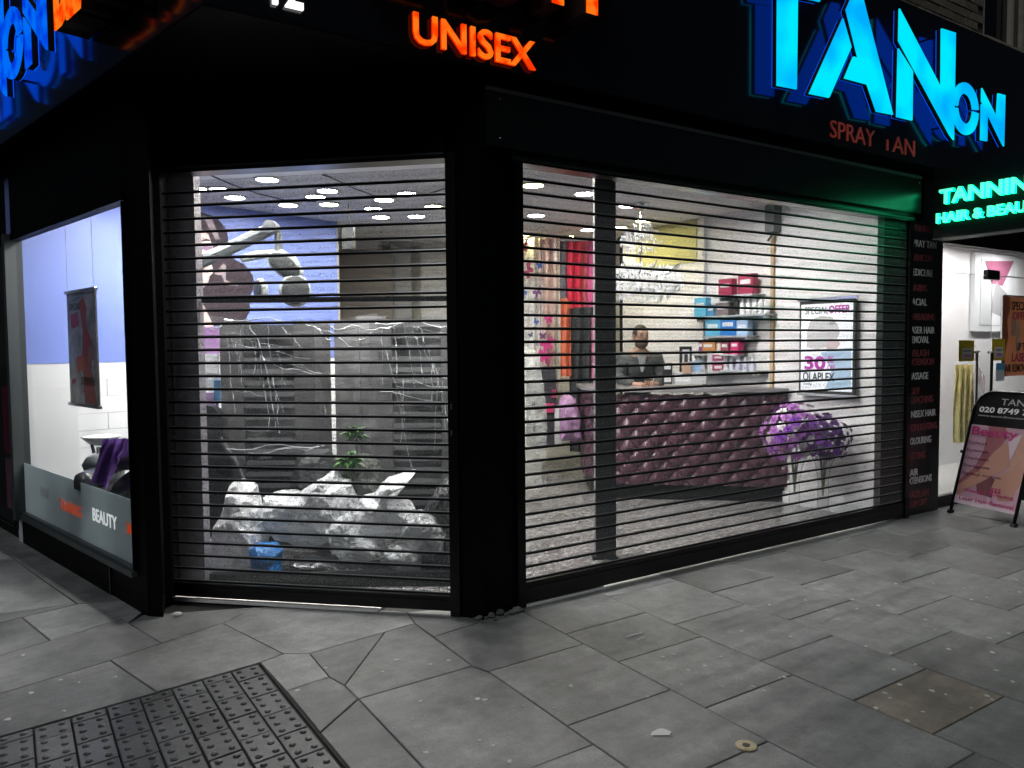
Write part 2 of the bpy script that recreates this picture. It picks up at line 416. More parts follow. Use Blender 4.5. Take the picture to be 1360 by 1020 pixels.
# cut stones round the corner, traced on the ground
GL = lambda t, off: '%.2f,%.2f' % pix0(rxy(t, off))
def pix0(q):
    d = Vector((q[0], q[1], 0)) - CAM; z = d.dot(FW); return (680 + F * d.dot(RT) / z, 510 - F * d.dot(UP) / z)
POLY = ['-150,966 146.5,876.5 208,918.5 0,977 -150,1020', '0,870 162,821.4 170.5,827 214,853 146.5,876.5 -150,966 -150,915',
        '146.5,876.5 296,827.5 376.5,868 345,879.5 208,918.5', '170.5,827 190,816 250,812 335,806 296,827.5 214,853', '-60,843 29,819.5 66,850 0,870 -60,888',
        '29,819.5 103,802 181,796.5 190,812 170.5,827 162,821.4 67,849.8', '-60,823 103,801.8 29,819.5 -60,842.5', '-60,700 16,740 37,756 67,777 102,801.8 -60,822.5',
        '-60,655 120,770 184,788 184,796 103,801.5 67,777 37,756 16,740 -60,699', '296,827.5 335,806 450,806 540,812 551,827.5 511,839 411,867.5 377,868',
        '511,839 551,827.5 627.5,884 476,927.5 457.5,910', '411,867.5 511,839 457.5,910 437.5,898.7', '345,879.5 377,868 411,867.5 437.5,898.7 380,917.5',
        '380,917.5 437.5,898.7 457.5,910 476,927.5 425,972.5', '425,972.5 476,927.5 563,1020 600,1060 500,1062', '476,927.5 627.5,884 ' + GL(-.617, .68) + ' ' + GL(-.617, 1.25) + ' ' + GL(-.617, 1.44) + ' 640,1045 585,1042',
        '540,812 602,808 642,822 630,828 576,845 551,827.5', '576,845 630,828 642,822 ' + GL(-.034, -.02) + ' ' + GL(-.034, .64) + ' ' + GL(-.617, .65) + ' 627.5,884', GL(-.617, .65) + ' ' + GL(-.034, .64) + ' ' + GL(-.034, 1.27) + ' ' + GL(-.617, 1.27)]
for p in POLY: flag([gnd(*map(float, q.split(','))) for q in p.split()])
# tactile blocks: two blisters by three, columns staggered
T0 = gnd(345, 879.7); TU = (gnd(0, 977.5) - T0).normalized(); TV = (gnd(457, 1016) - T0).normalized()
CW, CL, DEP = .1345, .2, .0
def tact_mesh(l0):
    b = MB(); g = .0032
    def q(u, v): p = TU * u + TV * v; return (p.x, p.y)
    b.slab([q(g, g), q(CW - g, g), q(CW - g, l0 - g), q(g, l0 - g)], -.05, -.001, .003)
    n = max(1, round(l0 / .0667))
    for i in range(2):
        for j in range(n):
            p = TU * (CW * (i + .5) / 2) + TV * (l0 - (n - j - .5) * .0667)
            b.lathe((p.x, p.y, -.0012), [(.0145, 0), (.0125, .005), (.008, .0082), (.0015, .009)], 10)
    return b.mesh('tactile_block', (0, 0, 0))
TM = {l: tact_mesh(l) for l in (.2, .0667, .1333)}
for i in range(14):
    v = 0.; first = [.1333, .0667][i % 2]; ls = [first] + [.2] * 7
    for l in ls:
        o = bpy.data.objects.new('tactile_block', TM[l]); COL.objects.link(o); o.parent = pave
        if TACT.name not in TM[l].materials: TM[l].materials.append(TACT)
        p = T0 + TU * (i * CW + .012) + TV * (v + .012); o.location = (p.x, p.y, rnd.uniform(-.002, .0012)); v += l
# mortar strip beside the blocks
e = T0 + TV * 1.75
build(MB().slab([(T0.x, T0.y), (e.x, e.y), ((e - TU * .012).x, (e - TU * .012).y), ((T0 - TU * .012).x, (T0 - TU * .012).y)], -.05, -.006), 'edge_strip', JOINT, pave)
# trodden gum
GUM = M('old_gum', (.52, .52, .50), .7, var=(90, .3))
gum = [(880, 872), (895, 869), (905, 909), (914, 890), (960, 912), (957, 872), (1042, 899), (1015, 917), (1050, 845), (1000, 911), (1187, 889), (1195, 909), (1175, 920), (1182, 927), (1238, 917),
       (1256, 922), (1226, 945), (1290, 940), (1205, 957), (1163, 940), (1311, 924), (1318, 929), (1340, 841), (1314, 847), (1323, 890), (1318, 866), (1229, 823), (1183, 867), (1216, 882), (1105, 809), (1138, 808),
       (1132, 796), (1098, 810), (1167, 804), (1290, 796), (1311, 793), (1354, 786), (1281, 781), (758, 911), (695, 937), (634, 928), (644, 929), (626, 925), (548, 955), (596, 877), (572, 882), (527, 876), (566, 999),
       (637, 983), (677, 1011), (735, 940), (952, 873), (1035, 900), (1113, 822), (1070, 797), (1050, 838), (1242, 836), (735, 910), (522, 967), (558, 931), (80, 903), (105, 906), (85, 944), (41, 920), (153, 899), (10, 955),
       (395, 917), (433, 887), (508, 892), (1003, 857), (936, 884), (1060, 758), (1022, 803), (1190, 775), (1240, 775), (1350, 770), (1150, 858), (985, 838), (1345, 905), (1260, 862), (860, 925), (655, 990), (30, 870)]
gm = []
for k in range(5):
    r_ = [rnd.uniform(.7, 1.15) for _ in range(9)]
    b = MB().slab([(cos(2 * pi * i / 9) * r_[i], sin(2 * pi * i / 9) * r_[i] * .8) for i in range(9)], -.3, .16, .25); me = b.mesh('gum_spot'); me.materials.append(GUM); gm.append(me)
for i, (x, y) in enumerate(gum):
    o = bpy.data.objects.new('gum_spot', gm[i % 5]); COL.objects.link(o); o.parent = pave; p = gnd(x, y)
    s = rnd.uniform(.007, .016); o.location = (p.x, p.y, .0005); o.scale = (s, s, .006); o.rotation_euler = (0, 0, rnd.uniform(0, 6))
# ================================================================== BUILDING
bld = thing('shop_building', 'black corner shop building with brick upper wall and bright salon inside', 'shop', FR, (0, 0, 0))
def bpart(name, mb, mat, fr=W, smooth=False):
    """part of the building modelled in its own facade frame"""
    w = MB(); w.v = [FR.loc(fr.P(*p)) if fr is not FR else p for p in mb.v]; w.f = mb.f; w.m = mb.m
    return build(w, name, mat, bld, smooth=smooth)
def gxy(x, y): p = gnd(x, y); return (p.x, p.y)
pA, pD, pM = gxy(692.5, 806), gxy(602, 817), gxy(642, 823)
inA, inD = FR.P(.02, .25, 0), FD.P(0, .25, 0)
bpart('corner_column', MB().slab([pD, pM, pA, (inA.x, inA.y), (inD.x, inD.y)], -.01, 3.05, 0), BLACK)
pl, q1, q2 = gxy(183, 811), gxy(197, 818), gxy(217, 819)
i1, i2 = FL.P(.0, .2, 0), FD.P(-1.83, .14, 0); q3 = FD.P(-1.83, 0, 0)
bpart('door_pillar', MB().slab([pl, q1, q2, (q3.x, q3.y), (i2.x, i2.y), (i1.x, i1.y)], -.01, 3.05), BLACK)
# left front: frame, stall riser, head
bpart('window_frame', MB().box(-2.36, -2.29, -.06, .06, .2, 2.45).box(-2.44, -2.375, -.03, .06, .2, 2.45), GREYF, FL)
bpart('window_frame', MB().box(-2.29, 0, -.02, .05, 2.402, 2.46).box(-.012, .0, -.02, .05, .25, 2.40), BLACK, FL)
bpart('window_sill', MB().box(-2.29, -.004, -.03, .05, .205, .24).box(-2.288, -.006, -.015, .05, .241, .262), GREYF, FL)
bpart('stall_riser', MB().box(-2.44, -.45, .0, .1, -.01, .2).box(-.44, -.001, .006, .1, -.01, .2), BLACK, FL)
bpart('riser_joint_strip', MB().box(-.45, -.44, -.004, .0, .0, .2), RIM, FL)
bpart('head_panel', MB().box(-6, -.001, .0, .1, 2.462, 3.05), BLACK, FL)
bpart('wall', MB().box(-6, -2.441, .02, .14, -.01, 2.46), BLACK, FL)
# head over the door and the long shutter
bpart('head_panel', MB().box(-1.84, -.004, -.05, .12, 2.62, 3.05), BLACK, FD)
bpart('head_panel', MB().box(.03, 4.3, .0, .12, 2.62, 3.05), BLACK, FR)
bpart('pilaster', MB().box(3.735, 4.06, .08, .3, .0, 2.9), M('pilaster_grey', (.03, .03, .03), .6, spec=.2), FR)
# soffit, fascias
def hit(f1, v1, f2, v2):
    a = f1.P(0, v1, 0); c = f2.P(0, v2, 0); d1, d2 = f1.d, f2.d
    k = ((c.x - a.x) * d2.y - (c.y - a.y) * d2.x) / (d1.x * d2.y - d1.y * d2.x); p = a + d1 * k; return (p.x, p.y)
cor = hit(FR, -.15, FL, -.15); cor2 = hit(FR, -.05, FL, -.05)
def xy(p): return (p.x, p.y)
bpart('soffit', MB().slab([xy(FL.P(-6, -.149, 0)), cor, xy(FR.P(9, -.149, 0)), xy(FR.P(9, .3, 0)), xy(FR.P(0, .3, 0)), xy(FD.P(-1, .4, 0)), xy(FL.P(0, .3, 0)), xy(FL.P(-6, .3, 0))], 3.052, 3.075), BLACK)
fl_in = xy(FL.P(-6, -.05, 0)); fr_in = xy(FR.P(9, -.05, 0))
bpart('fascia', MB().slab([cor, xy(FR.P(9, -.15, 0)), fr_in, cor2], 3.045, 4.31), GLOSS)
bpart('fascia', MB().slab([xy(FL.P(-6, -.15, 0)), cor, cor2, fl_in], 3.045, 4.31), GLOSS)
bpart('fascia_edge_strip', MB().slab([xy(FL.P(-6, -.153, 0)), cor, cor2, xy(FL.P(-6, -.06, 0))], 3.034, 3.0445), BLACK)  # black strip added to stop a bright reflection under the side fascia
bpart('fascia_edge_strip', MB().slab([cor, xy(FR.P(9, -.153, 0)), xy(FR.P(9, -.06, 0)), cor2], 3.034, 3.045), BLACK)
# upper wall: every brick in view is a piece
BRICKM = M('soot_brick', (.22, .19, .15), .85, var=(25, .35), bump=(90, .5), rand=.3)
MORT = M('mortar', (.07, .065, .058), .95, var=(40, .3))
wx0, wx1 = FR.on(1306, 10, .02)[0], FR.on(1352, 40, .02)[0]
wz0 = 4.42
b = MB(); b.box(-1.6, wx0, .02, .25, 4.28, 8); b.box(wx1, 9, .02, .25, 4.28, 8); b.box(wx0, wx1, .02, .25, 4.28, wz0); b.box(wx0, wx1, .02, .25, 6.3, 8)
bpart('upper_wall', b, MORT, FR)
bl = 0
bmesh_ = {}
for r_ in range(14):
    z = 4.30 + r_ * .078; t = 2.9 + (r_ % 2) * .115
    while t < 7.2:
        L_ = .215
        if not (z + .066 > wz0 and t + L_ > wx0 - .005 and t < wx1 + .005):
            o = bpart('brick', MB().cbox(t + rnd.uniform(-.003, .003), t + L_ + rnd.uniform(-.003, .003), rnd.uniform(-.001, .006), .03, z, z + .066, .006), BRICKM, FR); bl += 1
        t += .226
sash = bpart('sash_window', MB().box(wx0 + .001, wx0 + .09, .05, .16, wz0 + .0, 6.3).box(wx1 - .05, wx1 - .001, .06, .16, wz0, 6.3).box(wx0 + .09, wx1 - .05, .06, .16, wz0, wz0 + .07), M('window_paint', (.42, .40, .35), .5), FR)
bpart('window_reveal', MB().box(wx1 + .001, wx1 + .12, -.02, .02, wz0 - .02, 6.3), M('stone_jamb', (.34, .31, .25), .8, bump=(30, .3), var=(12, .2)), FR)
w = MB().box(wx0 + .09, wx1 - .05, .1, .11, wz0 + .07, 6.3); w.v = [FR.loc(FR.P(*p)) for p in w.v]
build(w, 'pane', M('dark_glass', (.004, .004, .005), .05), sash)
bpart('stone_sill', MB().box(wx0 - .05, wx1 + .05, -.04, .02, wz0 - .09, wz0 - .001), M('stone_jamb'), FR)
CRUST = M('broken_mortar', (.16, .15, .13), .95, bump=(60, .8), var=(40, .4))
for i in range(46):
    t = 3.1 + i * .075 + rnd.uniform(-.02, .02); s = rnd.uniform(.015, .045)
    bpart('mortar_lump', MB().ball((t, -.06 + rnd.uniform(-.03, .03), 4.315 + s * .3), (s * 1.4, s, s * .7), 6, 4), CRUST, FR)

# ------------------------------------------------------------------ inside: floor, ceiling, walls
CZ = 2.9
wl0, wl1 = FW1.P(0, 0, 0), FW1.P(3.02, 0, 0)
pf = FP.P(-3.35, 0, 0); YB = 10.2
room = [xy(FL.P(-2.35, .06, 0)), xy(FL.P(-.02, .1, 0)), xy(FD.P(-1.8, .16, 0)), xy(FD.P(-.03, .16, 0)), xy(FR.P(.0, .16, 0)), xy(FR.P(3.72, .06, 0)), xy(pf), (pf.x, YB), (-5.2, YB), (-5.2, 8.6), (wl1.x, wl1.y)]
fl = build(MB().slab(room, -.06, .012), 'salon_floor', terrazzo()); tag(fl, kind='structure')
bpart('ceiling', MB().slab(room, CZ, CZ + .1), CEIL)
bpart('blue_wall', MB().box(0, 3.02, .0, .12, 1.437, CZ - .001), BLUE, FW1)
bpart('wall_base', MB().box(0, 3.02, .008, .12, .0, 1.436), GROUT, FW1)
for r_ in range(10):                                               # wall tiles, laid in half bond
    z = 1.434 - (r_ + 1) * .143; t = -.24 * (r_ % 2) + .43
    if z < -.02: break
    while t < 3.0:
        a, c = max(t, .43), min(t + .474, 3.018)
        if c - a > .02: bpart('wall_tile', MB().cbox(a + .002, c - .002, .0, .008, max(z, .013) + .002, z + .141, .003), TILEM, FW1)
        t += .478
bpart('wall_board', MB().cbox(.002, .425, -.025, .008, .015, 1.43, .003), WHITEP, FW1)
bpart('return_wall', MB().box(-5.1, wl1.x - .03, 8.32, 8.42, .0, CZ - .001), CREAM)
bpart('back_wall', MB().box(-5.2, pf.x + .1, YB, YB + .1, 0, CZ - .001), CREAM)
bpart('party_wall', MB().box(-3.35, -.08, 0, .1, .0, CZ - .001).box(-3.35, -3.25, .1, 2.2, 0, CZ - .001), WHITE, FP)
bpart('yellow_panel', MB().box(-3.1, -2.14, -.012, -.001, 2.44, CZ - .002), YELLOW, FP)
d1 = FP.side(1028, 400) if 0 else None
bpart('wall_trim', MB().box(-1.155, -1.12, -.03, -.001, .9, CZ - .002), WOODT, FP)
bpart('wall_pier', MB().box(-2.06, -2.0, -.05, -.001, .0, CZ - .002), WHITE, FP)
bpart('skirting', MB().box(-1.0, -.09, -.018, -.001, .013, .12), WHITEP, FP)
# grey and taupe panels on the far wall, seen beyond the blue wall
def back(name, x0, y0, x1, y1, Y, mat, th=.05):
    a, c = at(x0, y1, Y), at(x1, y0, Y); return bpart(name, MB().box(a.x, c.x, Y, Y + th, max(a.z, .013), c.z), mat)
back('back_panel', 446, 334, 521, 560, 9.6, BROWN)
back('back_panel', 521, 318, 545, 560, 9.75, M('mid_grey', (.3, .3, .31), .6))
back('back_door', 562, 322, 596, 560, 9.9, M('pale_grey', (.55, .55, .56), .5))
back('bulkhead', 452, 316, 502, 331, 9.5, M('pale_grey'), .3)

# ================================================================== GLAZING AND SHUTTERS
lw = thing('shop_window', 'bright unshuttered window with grey frosted strip along its foot', 'window', FL, (-1.15, 0, .25))
build(MB().box(-2.29, -.012, .015, .023, .262, 2.402), 'pane', GLASS, lw)
FROST = M('frosted_vinyl', (.40, .46, .48), .35, var=(2, .05))
_n = FROST.node_tree; _t = _n.nodes.new('ShaderNodeBsdfTranslucent'); _t.inputs[0].default_value = (.72, .80, .83, 1); _x = _n.nodes.new('ShaderNodeMixShader'); _x.inputs[0].default_value = .36
_n.links.new(_n.nodes['Principled BSDF'].outputs[0], _x.inputs[1]); _n.links.new(_t.outputs[0], _x.inputs[2]); _n.links.new(_x.outputs[0], _n.nodes['Material Output'].inputs[0])
build(MB().box(-2.288, -.0125, .011, .0145, .2625, .652), 'frosted_strip', FROST, lw)
ORANGEV = M('orange_vinyl_glow', (.62, .07, .02), .5, emit=(1, .10, .02), es=.22); WHITEV = M('white_vinyl_glow', (.75, .76, .76), .5, emit=(.95, 1, 1), es=.5)   # emission in the vinyl stands in for room light behind it
def ltr(body, p0, p1, h, mat, parent, fr, v0, v1, name='lettering', bold=.012):
    (t0, z0), (t1, z1) = fr.on(*p0, v0), fr.on(*p1, v0)
    whole, _ = text(body, t0, t1, z0, z0 + h, v0, v1, bold, slope=0)
    return build(whole, name, mat, parent)
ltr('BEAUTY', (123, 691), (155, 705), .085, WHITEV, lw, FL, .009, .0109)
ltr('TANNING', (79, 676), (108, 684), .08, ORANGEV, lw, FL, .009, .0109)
ltr('HAIR', (54, 659), (66, 664), .075, M('faded_vinyl', (.4, .43, .45), .5), lw, FL, .009, .0109)
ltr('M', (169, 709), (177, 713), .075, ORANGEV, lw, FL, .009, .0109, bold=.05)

def shutter(label, fr, t0, t1, zb, zt, barh, gap, group=None):
    th = thing('roller_shutter', label, 'shutter', fr, ((t0 + t1) / 2, 0, 0))
    P_ = .0786
    base = None; n = int((zt - zb - barh) / P_ + .6)
    b = MB()
    b.mi = 0
    z = 0.
    b.grid(lambda i, j: (t0 + .004 + (t1 - t0 - .008) * i, .001 - .003 * sin(pi * j), .0165 + .0615 * j), 1, 4)
    b.mi = 1
    prof = [(-.002, .001), (.002, .001), (.003, .006), (.0026, .0165), (-.0014, .019), (-.003, .014)]
    k = len(b.v); b.v += [Vector((x, y, q)) for x in (t0 + .004, t1 - .004) for y, q in prof]; m_ = len(prof)
    f = [(k + i, k + (i + 1) % m_, k + m_ + (i + 1) % m_, k + m_ + i) for i in range(m_)] + [tuple(range(k, k + m_)), tuple(range(k + 2 * m_ - 1, k + m_ - 1, -1))]
    b.f += f; b.m += [2 if i in (3, 4) else 1 for i in range(len(f))]
    me = b.mesh('slat', ((t0 + t1) / 2, 0, 0)); me.materials.append(PERF); me.materials.append(SATIN); me.materials.append(M('steel_lip_glint', (.45, .46, .47), .35, metal=.7))  # paler hinge top faces: glint of the ceiling lamps put into the colour
    for i in range(n):
        o = bpy.data.objects.new('slat', me); COL.objects.link(o); o.parent = th; o.location = (0, rnd.uniform(-.001, .001), zb + barh + i * P_)
    build(MB().cbox(t0 + .003, t1 - .003, -.02, .02, zb, zb + barh - .002, .006), 'bottom_bar', SATIN, th)
    build(MB().cbox(t0 + .003, t1 - .003, -.026, -.0205, zb + barh * .55, zb + barh * .75, .004), 'bar_rib', SATIN, th)
    for ta, tb in ((t0 - .05, t0 + .002), (t1 - .002, t1 + .055)):
        build(MB().box(ta, tb, -.032, -.018, .004, zt + .05).box(ta, tb, .018, .032, .004, zt + .05).box(ta + (.0 if ta < t0 - .01 else .04), ta + (.014 if ta < t0 - .01 else .055), -.018, .018, .004, zt + .05), 'guide_rail', SATIN, th)
    return th
shR = shutter('long perforated roller shutter drawn down across the reception window', FR, .012, 4.03, .022, 2.56, .125, 0)
build(MB().box(-.283, 4.03, -.118, .06, 2.645, 2.955).box(-.08, 4.03, -.06, .05, 2.588, 2.643), 'shutter_box', M('housing_paint', (.005, .006, .0055), .26, spec=.6), shR)
build(MB().box(-.2835, 4.028, -.122, -.1185, 2.935, 2.958).box(-.085, 4.02, -.075, -.0605, 2.60, 2.612), 'box_edge', RIM, shR)
shD = shutter('narrow perforated roller shutter down across the angled corner doorway', FD, -1.80, -.006, .03, 2.575, .085, 0)
build(MB().box(-1.83, -.004, -.07, .05, 2.585, 2.618), 'shutter_box', SATIN, shD)
build(MB().box(-1.83, -.004, -.075, -.0705, 2.606, 2.617), 'box_edge', RIM, shD)
SCREW = M('bright_screw', (.7, .7, .7), .2, metal=1)
for t, z in ((-.19, 2.90), (-.19, 2.69), (4.0, 2.90)):
    build(MB().ball((t, -.119, z), (.006, .004, .006), 6, 4), 'screw', SCREW, shR)
for z in (1.21, 1.06):
    build(MB().box(.008, .016, -.036, -.0325, z - .016, z + .016), 'rail_clip', SCREW, shD)
thr = build(MB().box(-1.80, -.45, -.03, .14, .0015, .014), 'door_threshold', M('white_stone', (.80, .79, .76), .6, var=(20, .1)), None, FD, (-1, 0, 0)); tag(thr, 'white stone threshold strip showing beneath the corner doorway shutter', 'threshold')
thr = build(MB().box(.0, .62, -.03, .13, .0015, .014), 'window_threshold', M('white_stone'), None, FR, (.3, 0, 0)); tag(thr, 'short white sill strip under the long shutter beside the corner column', 'sill')

# ================================================================== SIGNS
CY1, CY2 = (.0, .28, 1.0), (.0, .80, 1.0)
CYAN = glow('cyan_acrylic', (.0, .42, 1.0), (.0, .82, 1.0), 1.0, 2.2)
DEEP = glow('blue_acrylic', (.0, .04, .75), (.0, .16, 1.0), .95, 7)
BOXY = M('letter_side', (.035, .026, .026), .3)
BACKL = M('blue_backlight', (.0, .0, .02), emit=(.0, .09, 1.0), es=1.6)
ORG = glow('orange_acrylic', (1.0, .035, .0), (1.0, .17, .008), 1.1, 14)
REDR = M('red_return', (.3, .02, .0), .4, emit=(1, .03, .0), es=.75)
def c4(s): return [(960 + float(a.split(',')[0]) / 3.4, float(a.split(',')[1]) / 3.4) for a in s.split()]
LET = {'T': [c4('250,-30 340,-12 335,402 248,385'), c4('212,-120 445,-76 440,6 212,-42')],
       'A': [c4('545,82 582,212 482,440 393,422'), c4('560,42 594,-36 630,-28 770,517 697,503 655,380 552,352 592,255 614,262')],
       'N': [c4('795,218 860,322 857,543 788,527'), c4('800,38 988,396 990,128 1053,148 1045,632 1026,606 797,183')],
       'n': [c4('1170,470 1197,526 1195,637 1167,632'), c4('1172,397 1238,528 1245,421 1277,430 1271,660 1256,632 1171,456')]}
ring = []
for a0, a1 in ((4, 176), (184, 356)):
    aa = [a0 + (a1 - a0) * k / 14 for k in range(15)]
    o_ = [(1097 + 60 * cos(radians(a)), 490 - 118 * sin(radians(a)) + 14 * cos(radians(a))) for a in aa]
    i_ = [(1097 + 33 * cos(radians(a)), 490 - 68 * sin(radians(a)) + 8 * cos(radians(a))) for a in aa[::-1]]
    ring.append([(960 + x / 3.4, y / 3.4) for x, y in o_ + i_])
LET['O'] = ring
PL = {k: [[FR.on(x, y, -.27) for x, y in poly] for poly in v] for k, v in LET.items()}
def tan_sign(label, fr, dt, dz, v, face, sx=1.):
    tmin, zmin = PL['T'][0][3]
    th = thing('channel_letter_sign', label, 'sign', fr, (tmin + dt, v, zmin + dz))
    def conv(pp): return [(dt + tmin + (t - tmin) * sx, z + dz) for t, z in pp]
    for k in 'TANOn':
        b = MB(); bk = MB(); sd = MB()
        for pp in PL[k]:
            b.prism(conv(pp), v, v + .012); sd.prism(conv(pp), v + .0125, v + .047); bk.prism(conv(pp), v + .0475, v + .05)
        l = build(b, 'letter', face, th)
        build(sd, 'letter_return', BOXY, l); build(bk, 'letter_back', BACKL, l)
        st = MB(); ts = [t for pp in PL[k] for t, z in pp]; zs = [z for pp in PL[k] for t, z in pp]
        q = conv([PL[k][-1][2]])[0]; st.tube([(q[0], v + .049, q[1] - .05), (q[0], -.151, q[1] - .05)], .008, 6)
        build(st, 'stand_off', SATIN, l)
    return th
tan_sign('big cyan lit stencil letters TANon above the long shutter', FR, 0, 0, -.27, CYAN)
nr = max(t for t, z in PL['n'][1]); nz_ = min(z for t, z in PL['n'][1])
tl_, zl_ = FL.on(61, 66, -.27)
tan_sign('deep blue lit stencil letters seen steeply at the upper left corner', FL, tl_ - nr, zl_ - nz_, -.27, DEEP)

def lit_word(body, label, fr, t0, t1, z0, z1, vf, depth, face, side, bold=.03, sname='letter_return', cat='sign', name='lit_letter_sign', slope=0.):
    th = thing(name, label, cat, fr, ((t0 + t1) / 2, vf + depth, z0))
    _, parts = text(body, t0, t1, z0, z1, vf, vf + .006, bold, slope); _, sd = text(body, t0, t1, z0, z1, vf + .0065, vf + depth, bold, slope)
    for a, c in zip(parts, sd):
        l = build(a, 'letter', face, th); build(c, sname, side, l)
    return th
lit_word('UNISEX', 'small orange red lit letters reading UNISEX below the block letters', FR, -.735, .007, 3.072, 3.226, -.18, .02, ORG, REDR, .016)
WEDGE = M('white_edge', (.7, .65, .6), .4, emit=(1, .8, .7), es=.6)
BOXY = M('letter_side', (.012, .006, .006), .25)
def block_word(label, fr, t0, t1, z0, z1, vf, depth):
    th = thing('block_letter_sign', label, 'sign', fr, ((t0 + t1) / 2, vf + depth, z0))
    _, pa = text('BEAUTY', t0, t1, z0, z1, vf, vf + .008, .05); _, pb = text('BEAUTY', t0, t1, z0, z1, vf + .0085, vf + depth, .062)
    for a, c in zip(pa, pb):
        l = build(a, 'letter', ORG, th); build(c, 'letter_box', BOXY, l)
        zs = min(p.z for p in a.v); ts = [p.x for p in a.v]
    return th
block_word('deep orange block letters cut off by the top of the picture above UNISEX', FR, -1.02, .42, 3.365, 3.80, -.36, .2)
tb, zb_ = FL.on(72, 42, -.33)
block_word('deep orange block letters beside the blue stencil letters on the side fascia', FL, tb, tb + 1.25, zb_, zb_ + .44, -.33, .17)
NEON = M('white_neon', (.8, .8, .8), emit=(1, 1, 1), es=1.3)
lit_word('12', 'white neon door number at the fascia corner', FR, -1.43, -1.29, 3.105, 3.27, -.175, .02, NEON, NEON, .02, name='number_sign')
# thin red lettering, its T broken
sp_ = thing('letter_sign', 'thin unlit dull red letters SPRAY TAN below the cyan sign', 'sign', FR, (3.27, -.15, 3.09))
REDL = M('red_letter', (.50, .075, .05), .5, emit=(.5, .06, .04), es=.12)  # faint glow put into the red, though the letters carry no lamps
_, pp = text('SPRAY', 2.705, 3.275, 3.093, 3.222, -.158, -.151, -.006)
for b in pp: build(b, 'letter', REDL, sp_)
_, pp = text('AN', 3.53, 3.85, 3.093, 3.222, -.158, -.151, -.006)
for b in pp: build(b, 'letter', REDL, sp_)
build(MB().box(3.445, 3.465, -.158, -.151, 3.093, 3.178), 'letter', REDL, sp_)
# projecting lit sign
sg = thing('projecting_sign', 'black projecting sign box with green lit letters over the entrance', 'sign', FS, (.7, .0, 2.43))
build(MB().box(.155, 1.6, .0, .16, 2.425, 3.02), 'sign_box', M('sign_box_black', (.004, .004, .005), .5, spec=.2), sg)
build(MB().box(.155, 1.6, -.004, -.0005, 2.425, 2.434), 'box_edge', RIM, sg)
GRN = M('green_neon', (.1, .4, .3), emit=(.09, 1, .50), es=1.5)
GRS = M('green_halo', (.0, .3, .15), emit=(.0, 1, .36), es=4.5)
s0 = FS.on(1247, 272, -.04); s1 = FS.on(1360, 258, -.04); h0 = FS.on(1248, 246, -.04)
gl = s1[0] - s0[0]
for body, z0, z1, tA, tB in (('TANNING', s0[1], s0[1] + .125, s0[0] + .0, s0[0] + gl * 1.24), ('HAIR & BEAUTY', FS.on(1243, 297, -.04)[1], FS.on(1243, 297, -.04)[1] + .085, FS.on(1243, 297, -.04)[0], FS.on(1360, 284, -.04)[0] + .16)):
    _, pa = text(body, tA, tB, z0, z1, -.045, -.03, .02); _, pb = text(body, tA, tB, z0, z1, -.0295, -.001, .03)
    for a, c in zip(pa, pb): l = build(a, 'letter', GRN, sg); build(c, 'letter_halo', GRS, l)
# service list
sv = thing('service_board', 'tall black board listing salon services between shutter and glass entrance', 'sign', FR, (4.35, .03, 0))
build(MB().box(4.09, 4.66, .02, .12, -.005, 3.0), 'board', M('board_black', (.005, .005, .006), .3), sv)
LW = M('board_white', (.82, .82, .82), .5); LR = M('board_red', (.30, .07, .08), .5)
rows = [('TANNING', 305, 0, 7), ('SPRAY TAN', 326, 1, 9), ('MANICURE', 345, 0, 8), ('PEDICURE', 365, 1, 8), ('WAXING', 386, 0, 6), ('FACIAL', 405, 1, 6), ('THREADING', 425, 0, 9), ('LASER HAIR', 443, 1, 9),
        ('REMOVAL', 456, 1, 7), ('EYELASH', 474, 0, 7), ('EXTENSION', 486, 0, 9), ('MASSAGE', 505, 1, 7), ('BODY', 525, 0, 4), ('BLEACHING', 537, 0, 9), ('UNISEX HAIR', 556, 1, 10), ('HIGHLIGHTING', 574, 0, 10.6),
        ('COLOURING', 592, 1, 8.5), ('CUTTING', 612, 0, 6.5), ('HAIR', 634, 1, 4), ('EXTENSIONS', 645, 1, 9), ('BRAZILIAN', 664, 0, 8), ('BLOW DRY', 676, 0, 7.5)]
for body, y, wh, n in rows:
    t0, z0 = FR.on(1202, y, .019); whole, _ = text(body, 4.125, 4.125 + n * .046, z0, z0 + .062, .0165, .0195, .004)
    build(whole, 'lettering', LW if wh else LR, sv)
build(MB().box(4.112, 4.17, .0165, .0195, FR.on(1206, 512, .02)[1], FR.on(1206, 506, .02)[1]), 'lettering', LW, sv)
# ================================================================== LAMPS
def lamp_mesh(r=.082):
    a = MB().lathe((0, 0, 0), [(r, -.002), (r, .001), (r * .4, .001)], 20); b = MB().lathe((0, 0, 0), [(r + .023, .002), (r + .022, -.006), (r + .004, -.008), (r + .0015, .001)], 20)
    return a.mesh('diffuser'), b.mesh('trim_ring', smooth=False)
def downlight(label, group, mat, first, r=.082):
    th = thing('ceiling_downlight', label, 'ceiling light', W, first, group); d_, r_ = lamp_mesh(r)
    o = put('diffuser', d_, mat, th); o2 = put('trim_ring', r_, WHITEP, th); return th
WL = [(355, 238), (292, 251), (383, 272), (435, 253), (510, 265), (541, 257), (506, 288), (553, 287), (777, 257), (712, 286), (781, 305), (312, 262), (496, 277), (689, 291)]
YL = [(576, 274), (708, 246), (754, 314), (700, 311), (822, 302), (855, 293), (437, 271), (558, 295)]
dw = None
extra = [FL.P(-1.7, 1.2, 0), FL.P(-.9, 1.0, 0), FL.P(-1.3, 2.1, 0), FP.P(-.9, -.9, 0), FP.P(-1.9, -1.2, 0), FP.P(-.6, -2.0, 0)]  # more downlights added to light the side window and reception
